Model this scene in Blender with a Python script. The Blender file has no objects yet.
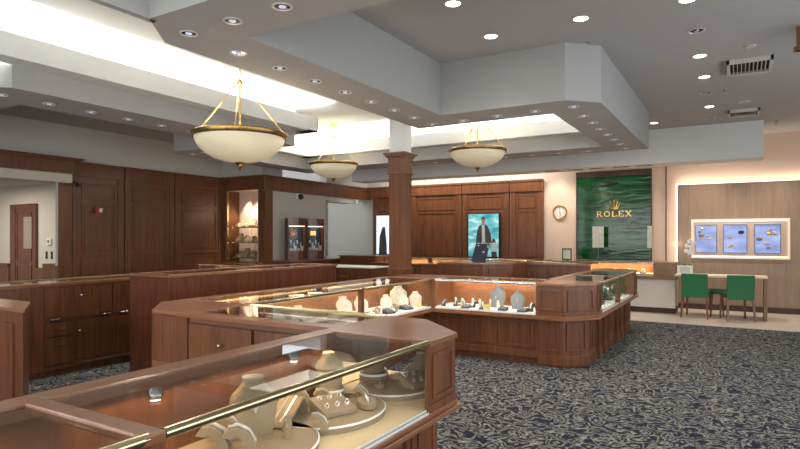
import bpy, bmesh, math, random
from mathutils import Vector, Matrix
random.seed(7)
PI = math.pi
COL = bpy.context.scene.collection
ORD = ['first','second','third','fourth','fifth','sixth','seventh','eighth','ninth','tenth','eleventh','twelfth']

# ------------------------------------------------------------------ materials
def srgb(r, g, b):
    f = lambda c: (c/255/12.92) if c/255 <= .04045 else ((c/255+.055)/1.055)**2.4
    return (f(r), f(g), f(b), 1)
def newmat(name):
    m = bpy.data.materials.new(name); m.use_nodes = True
    nt = m.node_tree; b = nt.nodes['Principled BSDF']
    return m, nt, b
def plain(name, col, rough=.6, metal=0, spec=.5, emit=None, es=0, noise=0, bump=0, scale=60):
    m, nt, b = newmat(name)
    b.inputs['Base Color'].default_value = col
    b.inputs['Roughness'].default_value = rough
    b.inputs['Metallic'].default_value = metal
    b.inputs['Specular IOR Level'].default_value = spec
    if emit:
        b.inputs['Emission Color'].default_value = emit
        b.inputs['Emission Strength'].default_value = es
    if noise or bump:
        tc = nt.nodes.new('ShaderNodeTexCoord'); n = nt.nodes.new('ShaderNodeTexNoise')
        n.inputs['Scale'].default_value = scale; n.inputs['Detail'].default_value = 4
        nt.links.new(tc.outputs['Object'], n.inputs['Vector'])
        if noise:
            mx = nt.nodes.new('ShaderNodeMix'); mx.data_type = 'RGBA'
            mx.inputs['A'].default_value = tuple(c*(1-noise) for c in col[:3])+(1,)
            mx.inputs['B'].default_value = tuple(min(1, c*(1+noise)) for c in col[:3])+(1,)
            nt.links.new(n.outputs['Fac'], mx.inputs['Factor'])
            nt.links.new(mx.outputs['Result'], b.inputs['Base Color'])
        if bump:
            bp = nt.nodes.new('ShaderNodeBump'); bp.inputs['Strength'].default_value = bump
            bp.inputs['Distance'].default_value = .01
            nt.links.new(n.outputs['Fac'], bp.inputs['Height']); nt.links.new(bp.outputs['Normal'], b.inputs['Normal'])
    return m
def wood(name, c1, c2, scale=(14, 14, .9), rough=.36, coat=.12):
    m, nt, b = newmat(name)
    tc = nt.nodes.new('ShaderNodeTexCoord'); mp = nt.nodes.new('ShaderNodeMapping')
    mp.inputs['Scale'].default_value = scale
    n = nt.nodes.new('ShaderNodeTexNoise'); n.inputs['Scale'].default_value = 3.2
    n.inputs['Detail'].default_value = 7; n.inputs['Roughness'].default_value = .62
    n2 = nt.nodes.new('ShaderNodeTexNoise'); n2.inputs['Scale'].default_value = .9; n2.inputs['Detail'].default_value = 2
    r = nt.nodes.new('ShaderNodeValToRGB')
    r.color_ramp.elements[0].position = .32; r.color_ramp.elements[0].color = c1
    r.color_ramp.elements[1].position = .7; r.color_ramp.elements[1].color = c2
    ad = nt.nodes.new('ShaderNodeMix'); ad.data_type = 'FLOAT'; ad.inputs['Factor'].default_value = .35
    L = nt.links.new
    L(tc.outputs['Object'], mp.inputs['Vector']); L(mp.outputs['Vector'], n.inputs['Vector'])
    L(mp.outputs['Vector'], n2.inputs['Vector'])
    L(n.outputs['Fac'], ad.inputs['A']); L(n2.outputs['Fac'], ad.inputs['B'])
    L(ad.outputs['Result'], r.inputs['Fac']); L(r.outputs['Color'], b.inputs['Base Color'])
    b.inputs['Roughness'].default_value = rough
    b.inputs['Coat Weight'].default_value = coat; b.inputs['Coat Roughness'].default_value = .18
    return m
W1, W2 = srgb(80, 45, 26), srgb(132, 82, 50)
M = {}
M['wood'] = wood('walnut_upright', W1, W2)
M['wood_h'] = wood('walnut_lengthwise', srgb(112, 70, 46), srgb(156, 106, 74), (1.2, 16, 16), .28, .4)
M['wood_d'] = wood('walnut_dark', srgb(82, 48, 29), srgb(120, 74, 47))
M['wood_r'] = wood('red_mahogany', srgb(78, 43, 30), srgb(116, 68, 48), rough=.25)
M['wood_o'] = wood('warm_back_panel', srgb(104, 66, 42), srgb(138, 92, 60), (1.5, 10, 10), .4)
M['oak'] = wood('pale_ribbed_oak', srgb(142, 118, 98), srgb(168, 145, 124), (24, 24, 1), .5, 0)
M['oak_d'] = wood('light_brown_veneer', srgb(120, 92, 66), srgb(150, 118, 88), (3, 3, 16), .45, 0)
M['plaster'] = plain('plaster_paint', srgb(196, 193, 184), .85, noise=.03, bump=.03, scale=25)
M['ceil'] = plain('ceiling_paint', srgb(170, 168, 167), .9, noise=.02, scale=6)
M['fascia'] = plain('white_fascia_paint', srgb(214, 215, 212), .85, noise=.02, scale=6)
M['cream'] = plain('cream_wallcovering', srgb(205, 196, 180), .85, noise=.05, bump=.1, scale=40)
M['stone'] = plain('blush_fabric_wall', srgb(214, 190, 172), .8, noise=.05, scale=90)
M['brass'] = plain('polished_brass', srgb(205, 190, 150), .16, 1)
M['gold'] = plain('gold', srgb(232, 190, 110), .28, 1)
M['bronze'] = plain('antique_bronze_rim', srgb(150, 120, 70), .3, 1, noise=.7, scale=30)
M['silver'] = plain('silver_band', srgb(225, 230, 235), .2, 1)
M['soff'] = plain('soffit_side_shaded', srgb(164, 164, 161), .9, noise=.02, scale=6)  # same paint as the coves, with the shade put into the colour
M['band'] = plain('pale_blue_band', srgb(232, 234, 234), .3, .1)
M['chrome'] = plain('chrome', srgb(200, 200, 205), .15, 1)
M['white'] = plain('white_laminate', srgb(230, 228, 220), .5)
M['deckc'] = plain('cream_suede_deck', srgb(202, 182, 146), .85, noise=.04, scale=120)
M['suede'] = plain('beige_suede', srgb(142, 126, 102), .95, noise=.12, bump=.15, scale=160)
M['linen'] = plain('white_linen', srgb(196, 186, 168), .9, noise=.06, scale=120)
M['grey'] = plain('grey_suede', srgb(112, 112, 112), .9, noise=.08, scale=120)
M['darks'] = plain('dark_velvet', srgb(58, 58, 60), .8, noise=.15, scale=90)
M['gem'] = plain('bright_stones', srgb(235, 235, 240), .12, .6)
M['rosy'] = plain('yellow_price_card', srgb(225, 205, 120), .6)
M['black'] = plain('black_plastic', srgb(22, 22, 24), .4)
M['red'] = plain('red_plastic', srgb(150, 28, 24), .4)
M['greenf'] = plain('green_leather', srgb(38, 112, 66), .5, noise=.05, scale=50)
M['legw'] = wood('chair_leg_wood', srgb(92, 56, 40), srgb(128, 84, 60))
M['navy'] = plain('navy_card', srgb(28, 36, 58), .35)
M['leaf'] = plain('leaf', srgb(70, 120, 50), .4)
M['petal'] = plain('white_petals', srgb(240, 236, 236), .6)
M['frame_g'] = plain('dark_green_frame', srgb(24, 72, 54), .4)
M['paper'] = plain('printed_card', srgb(190, 196, 186), .6, noise=.35, scale=14)
M['vent'] = plain('vent_metal', srgb(188, 180, 172), .5)
M['ventd'] = plain('vent_shadow_gap', srgb(60, 56, 54), .8)
M['trimring'] = plain('lamp_trim', srgb(205, 200, 196), .35)
M['reflector'] = plain('blue_grey_reflector', srgb(96, 100, 130), .12, 1)
M['bulb_off'] = plain('lamp_bulb', srgb(230, 235, 255), .3, emit=(.75, .82, 1, 1), es=.12)
M['lit'] = plain('lit_lamp', srgb(255, 250, 240), .4, emit=(1, .93, .84, 1), es=9)
M['led'] = plain('led_strip', srgb(255, 230, 200), .4, emit=(1, .83, .62, 1), es=1.7)
M['ledo'] = plain('amber_led_strip', srgb(255, 190, 100), .4, emit=(1, .66, .26, 1), es=3.2)
M['tile'] = plain('pale_stone_tile', srgb(215, 202, 188), .3, noise=.06, scale=4)
M['cwhite'] = plain('counter_white_panel', srgb(205, 200, 190), .4, noise=.03, scale=10)
M['bowl'] = plain('alabaster_glass', srgb(222, 212, 182), .35, emit=(1, .86, .60, 1), es=.06, noise=.05, scale=9)
M['skin'] = plain('printed_skin', srgb(170, 128, 104), .6)
M['coat'] = plain('printed_grey_coat', srgb(62, 66, 66), .6, noise=.3, scale=40)
M['shirt'] = plain('printed_shirt', srgb(196, 200, 196), .6)
M['amber'] = plain('amber_face', srgb(230, 150, 50), .4, emit=(1, .55, .15, 1), es=.6)
M['copper'] = plain('copper_ring', srgb(200, 110, 70), .3, .8)
M['brownh'] = plain('brown_head_band', srgb(66, 42, 32), .5)

def glassmat(name, tint, ior, rough=0):
    m = bpy.data.materials.new(name); m.use_nodes = True; nt = m.node_tree
    for n in list(nt.nodes):
        if n.type != 'OUTPUT_MATERIAL': nt.nodes.remove(n)
    out = [n for n in nt.nodes if n.type == 'OUTPUT_MATERIAL'][0]
    t = nt.nodes.new('ShaderNodeBsdfTransparent'); t.inputs['Color'].default_value = tint
    g = nt.nodes.new('ShaderNodeBsdfGlossy'); g.inputs['Roughness'].default_value = rough
    mx = nt.nodes.new('ShaderNodeMixShader'); L = nt.links.new
    # Schlick reflectance, the same from both sides of the thin pane
    ge = nt.nodes.new('ShaderNodeNewGeometry'); dt = nt.nodes.new('ShaderNodeVectorMath'); dt.operation = 'DOT_PRODUCT'
    L(ge.outputs['Normal'], dt.inputs[0]); L(ge.outputs['Incoming'], dt.inputs[1])
    def mth(op, a, b=None):
        q = nt.nodes.new('ShaderNodeMath'); q.operation = op
        for i, v in enumerate((a, b)):
            if v is None: continue
            if isinstance(v, (int, float)): q.inputs[i].default_value = v
            else: L(v, q.inputs[i])
        return q.outputs[0]
    F0 = ((ior-1)/(ior+1))**2
    c_ = mth('ABSOLUTE', dt.outputs['Value']); p_ = mth('POWER', mth('SUBTRACT', 1.0, c_), 5.0)
    fr_ = mth('ADD', mth('MULTIPLY', p_, 1-F0), F0)
    L(fr_, mx.inputs['Fac']); L(t.outputs['BSDF'], mx.inputs[1]); L(g.outputs['BSDF'], mx.inputs[2])
    L(mx.outputs['Shader'], out.inputs['Surface']); return m
M['glass'] = glassmat('case_glass', (.97, .985, .98, 1), 1.85)
M['glassf'] = glassmat('clear_front_glass', (.985, .995, .99, 1), 1.25)

def carpet():
    m, nt, b = newmat('patterned_carpet'); L = nt.links.new; N = nt.nodes.new
    tc = N('ShaderNodeTexCoord')
    w = N('ShaderNodeTexNoise'); w.inputs['Scale'].default_value = 4; w.inputs['Detail'].default_value = 1.5
    L(tc.outputs['Object'], w.inputs['Vector'])
    sub = N('ShaderNodeVectorMath'); sub.operation = 'SUBTRACT'; sub.inputs[1].default_value = (.5, .5, .5)
    L(w.outputs['Color'], sub.inputs[0])
    sc = N('ShaderNodeVectorMath'); sc.operation = 'SCALE'; sc.inputs['Scale'].default_value = .42
    L(sub.outputs['Vector'], sc.inputs[0])
    ad = N('ShaderNodeVectorMath'); ad.operation = 'ADD'
    L(tc.outputs['Object'], ad.inputs[0]); L(sc.outputs['Vector'], ad.inputs[1])
    # rings around scattered centres give the scrolls
    v = N('ShaderNodeTexVoronoi'); v.inputs['Scale'].default_value = 5.8; v.inputs['Randomness'].default_value = .8
    v.voronoi_dimensions = '2D'
    L(ad.outputs['Vector'], v.inputs['Vector'])
    mu = N('ShaderNodeMath'); mu.operation = 'MULTIPLY'; mu.inputs[1].default_value = 17
    L(v.outputs['Distance'], mu.inputs[0])
    sn = N('ShaderNodeMath'); sn.operation = 'SINE'; L(mu.outputs[0], sn.inputs[0])
    n2 = N('ShaderNodeTexNoise'); n2.inputs['Scale'].default_value = 10.5; n2.inputs['Detail'].default_value = 1
    n2.inputs['Distortion'].default_value = 1.6
    L(tc.outputs['Object'], n2.inputs['Vector'])
    m2 = N('ShaderNodeMath'); m2.operation = 'MULTIPLY_ADD'; m2.inputs[1].default_value = 5.0; m2.inputs[2].default_value = -2.5
    L(n2.outputs['Fac'], m2.inputs[0])
    sm = N('ShaderNodeMath'); sm.operation = 'ADD'; L(sn.outputs[0], sm.inputs[0]); L(m2.outputs[0], sm.inputs[1])
    r = N('ShaderNodeValToRGB'); cr = r.color_ramp
    mr = N('ShaderNodeMapRange'); mr.inputs['From Min'].default_value = -1.6; mr.inputs['From Max'].default_value = 1.6
    L(sm.outputs[0], mr.inputs['Value']); L(mr.outputs['Result'], r.inputs['Fac'])
    cr.elements[0].position = .36; cr.elements[0].color = srgb(26, 30, 50)
    cr.elements[1].position = .42; cr.elements[1].color = srgb(84, 85, 84)
    e = cr.elements.new(.62); e.color = srgb(102, 101, 95)
    e = cr.elements.new(.70); e.color = srgb(162, 160, 148)
    e = cr.elements.new(.80); e.color = srgb(92, 92, 88)
    e = cr.elements.new(.92); e.color = srgb(28, 32, 48)
    L(r.outputs['Color'], b.inputs['Base Color'])
    b.inputs['Roughness'].default_value = .95; b.inputs['Specular IOR Level'].default_value = .2
    f = N('ShaderNodeTexNoise'); f.inputs['Scale'].default_value = 260
    L(tc.outputs['Object'], f.inputs['Vector'])
    bp = N('ShaderNodeBump'); bp.inputs['Strength'].default_value = .5; bp.inputs['Distance'].default_value = .006
    L(f.outputs['Fac'], bp.inputs['Height']); L(bp.outputs['Normal'], b.inputs['Normal'])
    return m
M['carpet'] = carpet()

def wavegreen():
    m, nt, b = newmat('rippled_green_glass'); L = nt.links.new; N = nt.nodes.new
    tc = N('ShaderNodeTexCoord'); mp = N('ShaderNodeMapping'); mp.inputs['Scale'].default_value = (.7, 1, 3.2)
    L(tc.outputs['Object'], mp.inputs['Vector'])
    n = N('ShaderNodeTexNoise'); n.inputs['Scale'].default_value = 2.2; n.inputs['Detail'].default_value = 3
    n.inputs['Distortion'].default_value = 1.1
    L(mp.outputs['Vector'], n.inputs['Vector'])
    r = N('ShaderNodeValToRGB'); r.color_ramp.elements[0].position = .3; r.color_ramp.elements[0].color = srgb(6, 34, 18)
    r.color_ramp.elements[1].position = .7; r.color_ramp.elements[1].color = srgb(22, 86, 42)
    L(n.outputs['Fac'], r.inputs['Fac']); L(r.outputs['Color'], b.inputs['Base Color'])
    bp = N('ShaderNodeBump'); bp.inputs['Strength'].default_value = .25; bp.inputs['Distance'].default_value = .02
    L(n.outputs['Fac'], bp.inputs['Height']); L(bp.outputs['Normal'], b.inputs['Normal'])
    b.inputs['Roughness'].default_value = .12; b.inputs['Specular IOR Level'].default_value = .4; b.inputs['Coat Weight'].default_value = .12
    b.inputs['Coat Roughness'].default_value = .03
    return m
M['wave'] = wavegreen()

def poster_mat(name, c0, c1, c2, es=1.0):
    m, nt, b = newmat(name); L = nt.links.new; N = nt.nodes.new
    tc = N('ShaderNodeTexCoord'); mp = N('ShaderNodeMapping'); mp.inputs['Scale'].default_value = (1.5, 1, 4)
    L(tc.outputs['Object'], mp.inputs['Vector'])
    n = N('ShaderNodeTexNoise'); n.inputs['Scale'].default_value = 1.6; n.inputs['Detail'].default_value = 4
    L(mp.outputs['Vector'], n.inputs['Vector'])
    r = N('ShaderNodeValToRGB'); r.color_ramp.elements[0].position = .35; r.color_ramp.elements[0].color = c0
    r.color_ramp.elements[1].position = .52; r.color_ramp.elements[1].color = c1
    e = r.color_ramp.elements.new(.68); e.color = c2
    L(n.outputs['Fac'], r.inputs['Fac']); L(r.outputs['Color'], b.inputs['Base Color'])
    L(r.outputs['Color'], b.inputs['Emission Color']); b.inputs['Emission Strength'].default_value = es
    return m
M['poster'] = poster_mat('teal_sea_print', srgb(40, 126, 140), srgb(104, 172, 180), srgb(196, 220, 218), .4)
M['bluep'] = poster_mat('blue_lit_display_board', srgb(116, 132, 186), srgb(132, 150, 204), srgb(156, 172, 216), .35)
M['glowf'] = plain('glowing_cream_frame', srgb(222, 200, 172), .5, emit=(1, .84, .64, 1), es=.2)

# ------------------------------------------------------------------ mesh tools
class MB:
    def __init__(s): s.bm = bmesh.new()
    def box(s, x0, x1, y0, y1, z0, z1, rot=None, piv=None):
        vs = [s.bm.verts.new((x, y, z)) for z in (z0, z1) for x, y in ((x0, y0), (x1, y0), (x1, y1), (x0, y1))]
        for f in ((3,2,1,0),(4,5,6,7),(0,1,5,4),(1,2,6,5),(2,3,7,6),(3,0,4,7)): s.bm.faces.new([vs[i] for i in f])
        if rot is not None:
            bmesh.ops.rotate(s.bm, verts=vs, cent=piv or ((x0+x1)/2, (y0+y1)/2, (z0+z1)/2), matrix=rot)
        return s
    def prism(s, poly, z0, z1):
        a = [s.bm.verts.new((x, y, z0)) for x, y in poly]; b = [s.bm.verts.new((x, y, z1)) for x, y in poly]
        n = len(poly)
        area = sum(poly[i][0]*poly[(i+1)%n][1]-poly[(i+1)%n][0]*poly[i][1] for i in range(n))
        if area < 0: a.reverse(); b.reverse()
        s.bm.faces.new(a[::-1]); s.bm.faces.new(b)
        for i in range(n): s.bm.faces.new((a[i], a[(i+1)%n], b[(i+1)%n], b[i]))
        return s
    def loft(s, rings, cap=True):
        R = [[s.bm.verts.new(p) for p in r] for r in rings]
        n = len(R[0])
        for a, b in zip(R, R[1:]):
            for i in range(n): s.bm.faces.new((a[i], a[(i+1)%n], b[(i+1)%n], b[i]))
        if cap: s.bm.faces.new(R[0][::-1]); s.bm.faces.new(R[-1])
        return s
    def lathe(s, prof, c=(0,0,0), n=24, sx=1, sy=1, cap=False):
        return s.loft([[(c[0]+r*sx*math.cos(2*PI*i/n), c[1]+r*sy*math.sin(2*PI*i/n), c[2]+z) for i in range(n)] for r, z in prof], cap)
    def tube(s, pts, r, n=8):
        pts = [Vector(p) for p in pts]; rings = []
        for i, p in enumerate(pts):
            d = (pts[min(i+1, len(pts)-1)]-pts[max(i-1, 0)]).normalized()
            u = d.cross(Vector((0,0,1)));  u = u.normalized() if u.length > .05 else Vector((1,0,0))
            v = d.cross(u).normalized()
            rr = r[i] if isinstance(r, (list, tuple)) else r
            rings.append([tuple(p+rr*(math.cos(2*PI*k/n)*u+math.sin(2*PI*k/n)*v)) for k in range(n)])
        return s.loft(rings)
    def ball(s, c, r, sx=1, sy=1, sz=1, n=10):
        prof = [(max(.0004, r*math.sin(PI*i/n)), -r*math.cos(PI*i/n)*sz) for i in range(n+1)]
        return s.lathe(prof, c, n+2, sx, sy, True)
    def strip(s, pts, w, th):          # bent band: pts (y,z), width along x
        L = len(pts); rings = []
        for i, (y, z) in enumerate(pts):
            a = pts[max(i-1,0)]; b = pts[min(i+1,L-1)]; d = Vector((b[0]-a[0], b[1]-a[1])).normalized(); nn = Vector((-d.y, d.x))*th
            rings.append([(-w/2,y,z),(w/2,y,z),(w/2,y+nn.x,z+nn.y),(-w/2,y+nn.x,z+nn.y)])
        return s.loft(rings)
    def rect_frame(s, p0, p1, z0, z1, w=.018, d=.012):   # moulding on a vertical face p0->p1, outward = right-hand side of travel
        p0 = Vector((p0[0], p0[1])); p1 = Vector((p1[0], p1[1])); t = (p1-p0).normalized(); nrm = Vector((t.y, -t.x))
        Lh = (p1-p0).length
        def bar(a, b, za, zb):
            q = [p0+t*a, p0+t*b, p0+t*b+nrm*d, p0+t*a+nrm*d]
            s.prism([(v.x, v.y) for v in q], za, zb)
        bar(0, Lh, z0, z0+w); bar(0, Lh, z1-w, z1); bar(0, w, z0+w, z1-w); bar(Lh-w, Lh, z0+w, z1-w)
        return s
    def face_box(s, p0, p1, z0, z1, d):
        p0 = Vector((p0[0], p0[1])); p1 = Vector((p1[0], p1[1])); t = (p1-p0).normalized(); nrm = Vector((t.y, -t.x))
        q = [p0, p1, p1+nrm*d, p0+nrm*d]
        return s.prism([(v.x, v.y) for v in q], z0, z1)
    def obj(s, name, mat, parent=None, bevel=0, smooth=False, label=None):
        bmesh.ops.recalc_face_normals(s.bm, faces=s.bm.faces)
        me = bpy.data.meshes.new(name); s.bm.to_mesh(me); s.bm.free()
        me.materials.append(M[mat] if isinstance(mat, str) else mat)
        if smooth:
            for p in me.polygons: p.use_smooth = True
        o = bpy.data.objects.new(name, me); COL.objects.link(o)
        if parent: o.parent = parent
        if bevel:
            md = o.modifiers.new('bevel', 'BEVEL'); md.width = bevel; md.segments = 2; md.limit_method = 'ANGLE'
        if smooth:
            md = o.modifiers.new('edges', 'EDGE_SPLIT'); md.split_angle = math.radians(38)
        if label: o['label'] = label
        return o
def thing(name, label, cat, loc=(0,0,0), rz=0, group=None):
    o = bpy.data.objects.new(name, None); COL.objects.link(o); o.location = loc; o.rotation_euler = (0,0,rz)
    o.empty_display_size = .1
    o['label'] = label; o['category'] = cat
    if group: o['group'] = group
    return o
def tag(o, label, cat, group=None):
    o['label'] = label; o['category'] = cat
    if group: o['group'] = group
    return o
def struct(name, mb, mat, label=None, cat=None, bevel=0, parent=None):
    o = mb.obj(name, mat, parent, bevel)
    if not parent:
        o['kind'] = 'structure'
        if label: o['label'] = label
        if cat: o['category'] = cat
    return o
def kids(o): return [c for c in bpy.data.objects if c.parent == o]
def dup(root, loc, rz, label, group=None):
    def cp(o, parent):
        c = o.copy(); COL.objects.link(c)
        if parent: c.parent = parent
        for ch in kids(o): cp(ch, c)
        return c
    r = cp(root, None); r.location = loc; r.rotation_euler = (0,0,rz); r['label'] = label
    if group: r['group'] = group
    return r
def area(name, loc, size, power, col=(1,1,1), rot=(0,0,0), parent=None, spread=PI):
    l = bpy.data.lights.new(name, 'AREA'); l.shape = 'RECTANGLE'; l.size, l.size_y = size; l.energy = power; l.color = col[:3]
    l.spread = spread
    o = bpy.data.objects.new(name, l); COL.objects.link(o); o.location = loc; o.rotation_euler = rot
    if parent: o.parent = parent
    return o
def spot(name, loc, power, col=(1,.9,.78), ang=80, blend=.6, rot=(0,0,0), r=.05):
    l = bpy.data.lights.new(name, 'SPOT'); l.energy = power; l.color = col; l.spot_size = math.radians(ang); l.spot_blend = blend
    l.shadow_soft_size = r
    o = bpy.data.objects.new(name, l); COL.objects.link(o); o.location = loc; o.rotation_euler = rot
    return o

# ------------------------------------------------------------------ room shell
struct('floor', MB().box(-14.5, 3.4, -3.2, 13.6, -.1, 0), 'carpet', 'dark navy and taupe scroll patterned carpet over the whole shop floor', 'floor')
o = struct('floor_tile', MB().box(-1.95, 3.4, 10.85, 13.3, 0, .012), 'tile', 'pale stone tile strip under the green chairs and table', 'floor')
# walls
struct('wall_far', MB().box(-14.4, -3.93, 13.3, 13.5, 0, 3.7), 'plaster', 'plaster wall behind the far dark wood panelling', 'wall')
struct('wall_far', MB().box(-3.93, 3.4, 13.3, 13.5, 0, 3.7), 'stone', 'blush coloured wall around the green glass panel', 'wall')
LW = MB().box(-10.4, -10.2, 5.76, 9.4, 0, 3.7).box(-10.4, -10.2, -3.2, 5.76, 2.62, 3.7).box(-10.4, -10.2, -3.2, 1.0, 0, 3.7)
struct('wall_left', LW, 'plaster', 'grey plaster wall above the wood panelling on the left', 'wall')
struct('wall_niche', MB().box(-10.2, -8.97, 9.26, 9.9, 2.82, 3.7).box(-9.11, -8.91, 9.26, 11.45, 0, 2.82).box(-9.11, -8.91, 11.45, 13.3, 2.46, 3.7)
       .box(-9.11,-8.95,11.45,11.5,0,2.46), 'plaster', 'pale plaster wall with the dome camera, right of the lit niche', 'wall')
struct('wall_passage', MB().box(-13.6, -10.4, 6.1, 6.3, 0, 3), 'cream', 'cream textured wall of the side passage behind the left opening', 'wall')
struct('wall_passage_end', MB().box(-14.4, -14.2, -3.2, 13.4, 0, 3.7), 'cream', 'pale end wall of the side passage', 'wall')
struct('wall_right', MB().box(3.2, 3.4, -3.2, 13.4, 2.9, 3.7).box(3.2, 3.4, -3.2, 13.4, 0, .5).box(3.2, 3.4, 9.2, 13.4, .5, 2.9), 'plaster')
struct('wall_near', MB().box(-14.4, 3.4, -3.4, -3.2, 3.0, 3.7).box(-14.4, -8, -3.4, -3.2, 0, 3.0), 'plaster')
# ceilings
struct('ceiling', MB().box(-3.1, 3.4, 2.9, 6.1, 3.5, 3.7).box(-1.35, 3.4, 6.1, 13.4, 3.5, 3.7).box(-9.1, -1.35, 9.9, 13.4, 3.5, 3.7)
       , 'ceil', 'flat grey painted main ceiling with round downlights', 'ceiling')
struct('ceiling_left', MB().box(-10.3, -6.6, -3.2, 6.4, 3.45, 3.7).box(-10.3, -8.2, 6.4, 9.9, 3.45, 3.7), 'ceil', 'shaded grey ceiling above the left wood panelling', 'ceiling')
cf = MB().box(-8.4, -1.3, 6.1, 9.9, 3.6, 3.75).box(-6.7, -3.0, -3.2, 6.1, 3.6, 3.75).box(-3.4, 3.4, -3.2, 2.9, 3.6, 3.75)
struct('ceiling_coffer', cf, 'fascia', 'pale ceiling inside the recessed coffers that the bowl pendants hang from', 'ceiling')
struct('ceiling_recess_side', MB().box(-3.36, -3.3, -3.2, 2.44, 2.9, 3.6), 'ceil', 'grey upright side of the recess at the top left', 'ceiling')
struct('ceiling_passage', MB().box(-14.3, -10.4, -3.2, 6.1, 2.5, 2.6), 'plaster', 'low pale ceiling of the side passage', 'ceiling')
# soffits (dropped bulkheads), underside at 2.9 m
def soffit(poly, label, z1=3.66):
    n = len(poly)
    area_ = sum(poly[i][0]*poly[(i+1)%n][1]-poly[(i+1)%n][0]*poly[i][1] for i in range(n))
    if area_ < 0: poly = poly[::-1]
    mb = MB().prism(poly, 2.9, z1)
    me = mb.obj('ceiling_soffit', 'soff'); me['kind'] = 'structure'; me['label'] = label; me['category'] = 'soffit'
    me.data.materials.append(M['ceil'])
    for p in me.data.polygons:
        if p.normal.z < -.9: p.material_index = 1
    return me
soffit([(-3.3,2.38),(3.2,2.38),(3.2,2.95),(-3.0,2.95),(-3.0,6.0),(-1.56,6.0),(-1.26,6.3),(-1.26,10.0),(-8.3,10.0),(-8.3,6.5),(-8.1,6.3),
        (-6.65,6.3),(-6.65,3.23),(-10.2,3.23),(-10.2,2.5),(-6.25,2.5),(-5.95,2.82),(-5.95,6.85),(-7.8,6.85),(-7.8,9.36),(-1.85,9.36),(-1.85,6.6),(-3.62,6.6),(-3.62,2.74)],
       'grey dropped soffit ring with small recessed spotlights around the lit coffers')
LIP = MB()
def lip(a, b, axis):       # axis: which side the trough lies on
    pass
# light shelves: floor plate + upright lip
LIP.box(-5.95, -5.70, -3.2, 7.10, 3.12, 3.14).box(-5.72, -5.70, -3.2, 7.10, 3.14, 3.34)
LIP.box(-6.7, -5.95, -3.2, 2.5, 3.12, 3.66)
LIP.box(-7.80, -5.70, 6.85, 7.10, 3.12, 3.14).box(-7.55, -5.70, 7.08, 7.10, 3.14, 3.34)
LIP.box(-7.80, -7.55, 7.10, 9.36, 3.12, 3.14).box(-7.57, -7.55, 7.10, 9.12, 3.14, 3.34)
LIP.box(-7.80, -1.85, 9.11, 9.36, 3.12, 3.14).box(-7.57, -2.08, 9.11, 9.13, 3.14, 3.34)
LIP.box(-2.10, -1.85, 6.60, 9.11, 3.12, 3.14).box(-2.10, -2.08, 6.60, 9.13, 3.14, 3.34)
struct('ceiling_light_shelf', LIP, 'fascia', 'white upright lip of the hidden cove lighting around the coffers', 'cove')
struct('ceiling_beam', MB().box(-8.3, .36, 11.7, 12.25, 2.86, 3.5), 'fascia', 'long pale beam crossing in front of the far wall', 'beam')
WARMW = (1, .99, .96)
area('cove_lamp_left', (-5.83, 2.0, 3.17), (.12, 9.6), 140, WARMW, (PI, 0, 0))
area('cove_lamp_far', (-4.8, 9.25, 3.2), (5.4, .12), 85, WARMW, (PI, 0, 0))
area('cove_lamp_arm', (-7.68, 8.1, 3.2), (.12, 2.2), 34, WARMW, (PI, 0, 0))
area('cove_lamp_near_arm', (-6.7, 6.98, 3.2), (1.8, .12), 30, WARMW, (PI, 0, 0))
area('cove_lamp_side', (-1.97, 7.9, 3.2), (.12, 2.2), 16, WARMW, (PI, 0, 0))

# ------------------------------------------------------------------ wall panelling
def bay_y(name, x, y0, y1, label, mat='wood', dep=.05, hdr=True, face=1):   # on a wall facing +X
    mb = MB().box(x, x+dep, y0, y1, 0, 2.8)
    mb.box(x+dep, x+dep+.035, y0, y1, 2.56, 2.8)
    mb.box(x+dep, x+dep+.05, y0, y1, 2.78, 2.82)
    mb.box(x+dep, x+dep+.02, y0, y0+.12, 0, 2.56).box(x+dep, x+dep+.02, y1-.12, y1, 0, 2.56)
    a, b = y0+.17, y1-.17
    for z0, z1 in ((2.15, 2.46), (1.24, 2.08), (.12, 1.08)):
        mb.rect_frame((x+dep, a), (x+dep, b), z0, z1, .022, .014)
        mb.rect_frame((x+dep, a+.05), (x+dep, b-.05), z0+.05, z1-.05, .01, .007)
    mb.box(x+dep, x+dep+.02, y0+.12, y1-.12, 1.13, 1.17)
    return struct(name, mb, mat, label, 'panelling', .002)
bay_y('trim_1', -10.2, 5.78, 6.76, 'leftmost dark wood wall bay, with the red fire alarm', 'wood_d')
bay_y('trim_2', -10.2, 6.78, 7.90, 'middle dark wood wall bay of the three on the left wall', 'wood_d')
bay_y('trim_3', -10.2, 7.92, 9.2, 'dark wood wall bay next to the lit niche', 'wood_d')
def bay_x(name, x0, x1, label, mat='wood', dep=.06, y=13.3, low=True):
    f = y-dep
    mb = MB().box(x0, x1, f, y, 0, 2.8).box(x0-.01, x1+.01, f-.04, f, 2.56, 2.8).box(x0-.01, x1+.01, f-.06, f, 2.79, 2.84)
    mb.box(x0, x0+.13, f-.02, f, 0, 2.56).box(x1-.13, x1, f-.02, f, 0, 2.56)
    for z0, z1 in ((2.17, 2.48), (1.0, 2.1), (.12, .9)):
        mb.rect_frame((x0+.18, f), (x1-.18, f), z0, z1, .022, .014)
    return struct(name, mb, mat, label, 'panelling', .002)
bay_x('trim_4', -8.68, -7.5, 'dark wood wall bay behind the column, left of the far panelling')
bay_x('trim_5', -7.46, -6.03, 'far wood wall bay just right of the square column')
bay_x('trim_6', -5.99, -4.78, 'far wood wall bay carrying the teal poster')
bay_x('trim_7', -4.74, -3.94, 'rightmost far wood wall bay, beside the wall clock')
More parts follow.
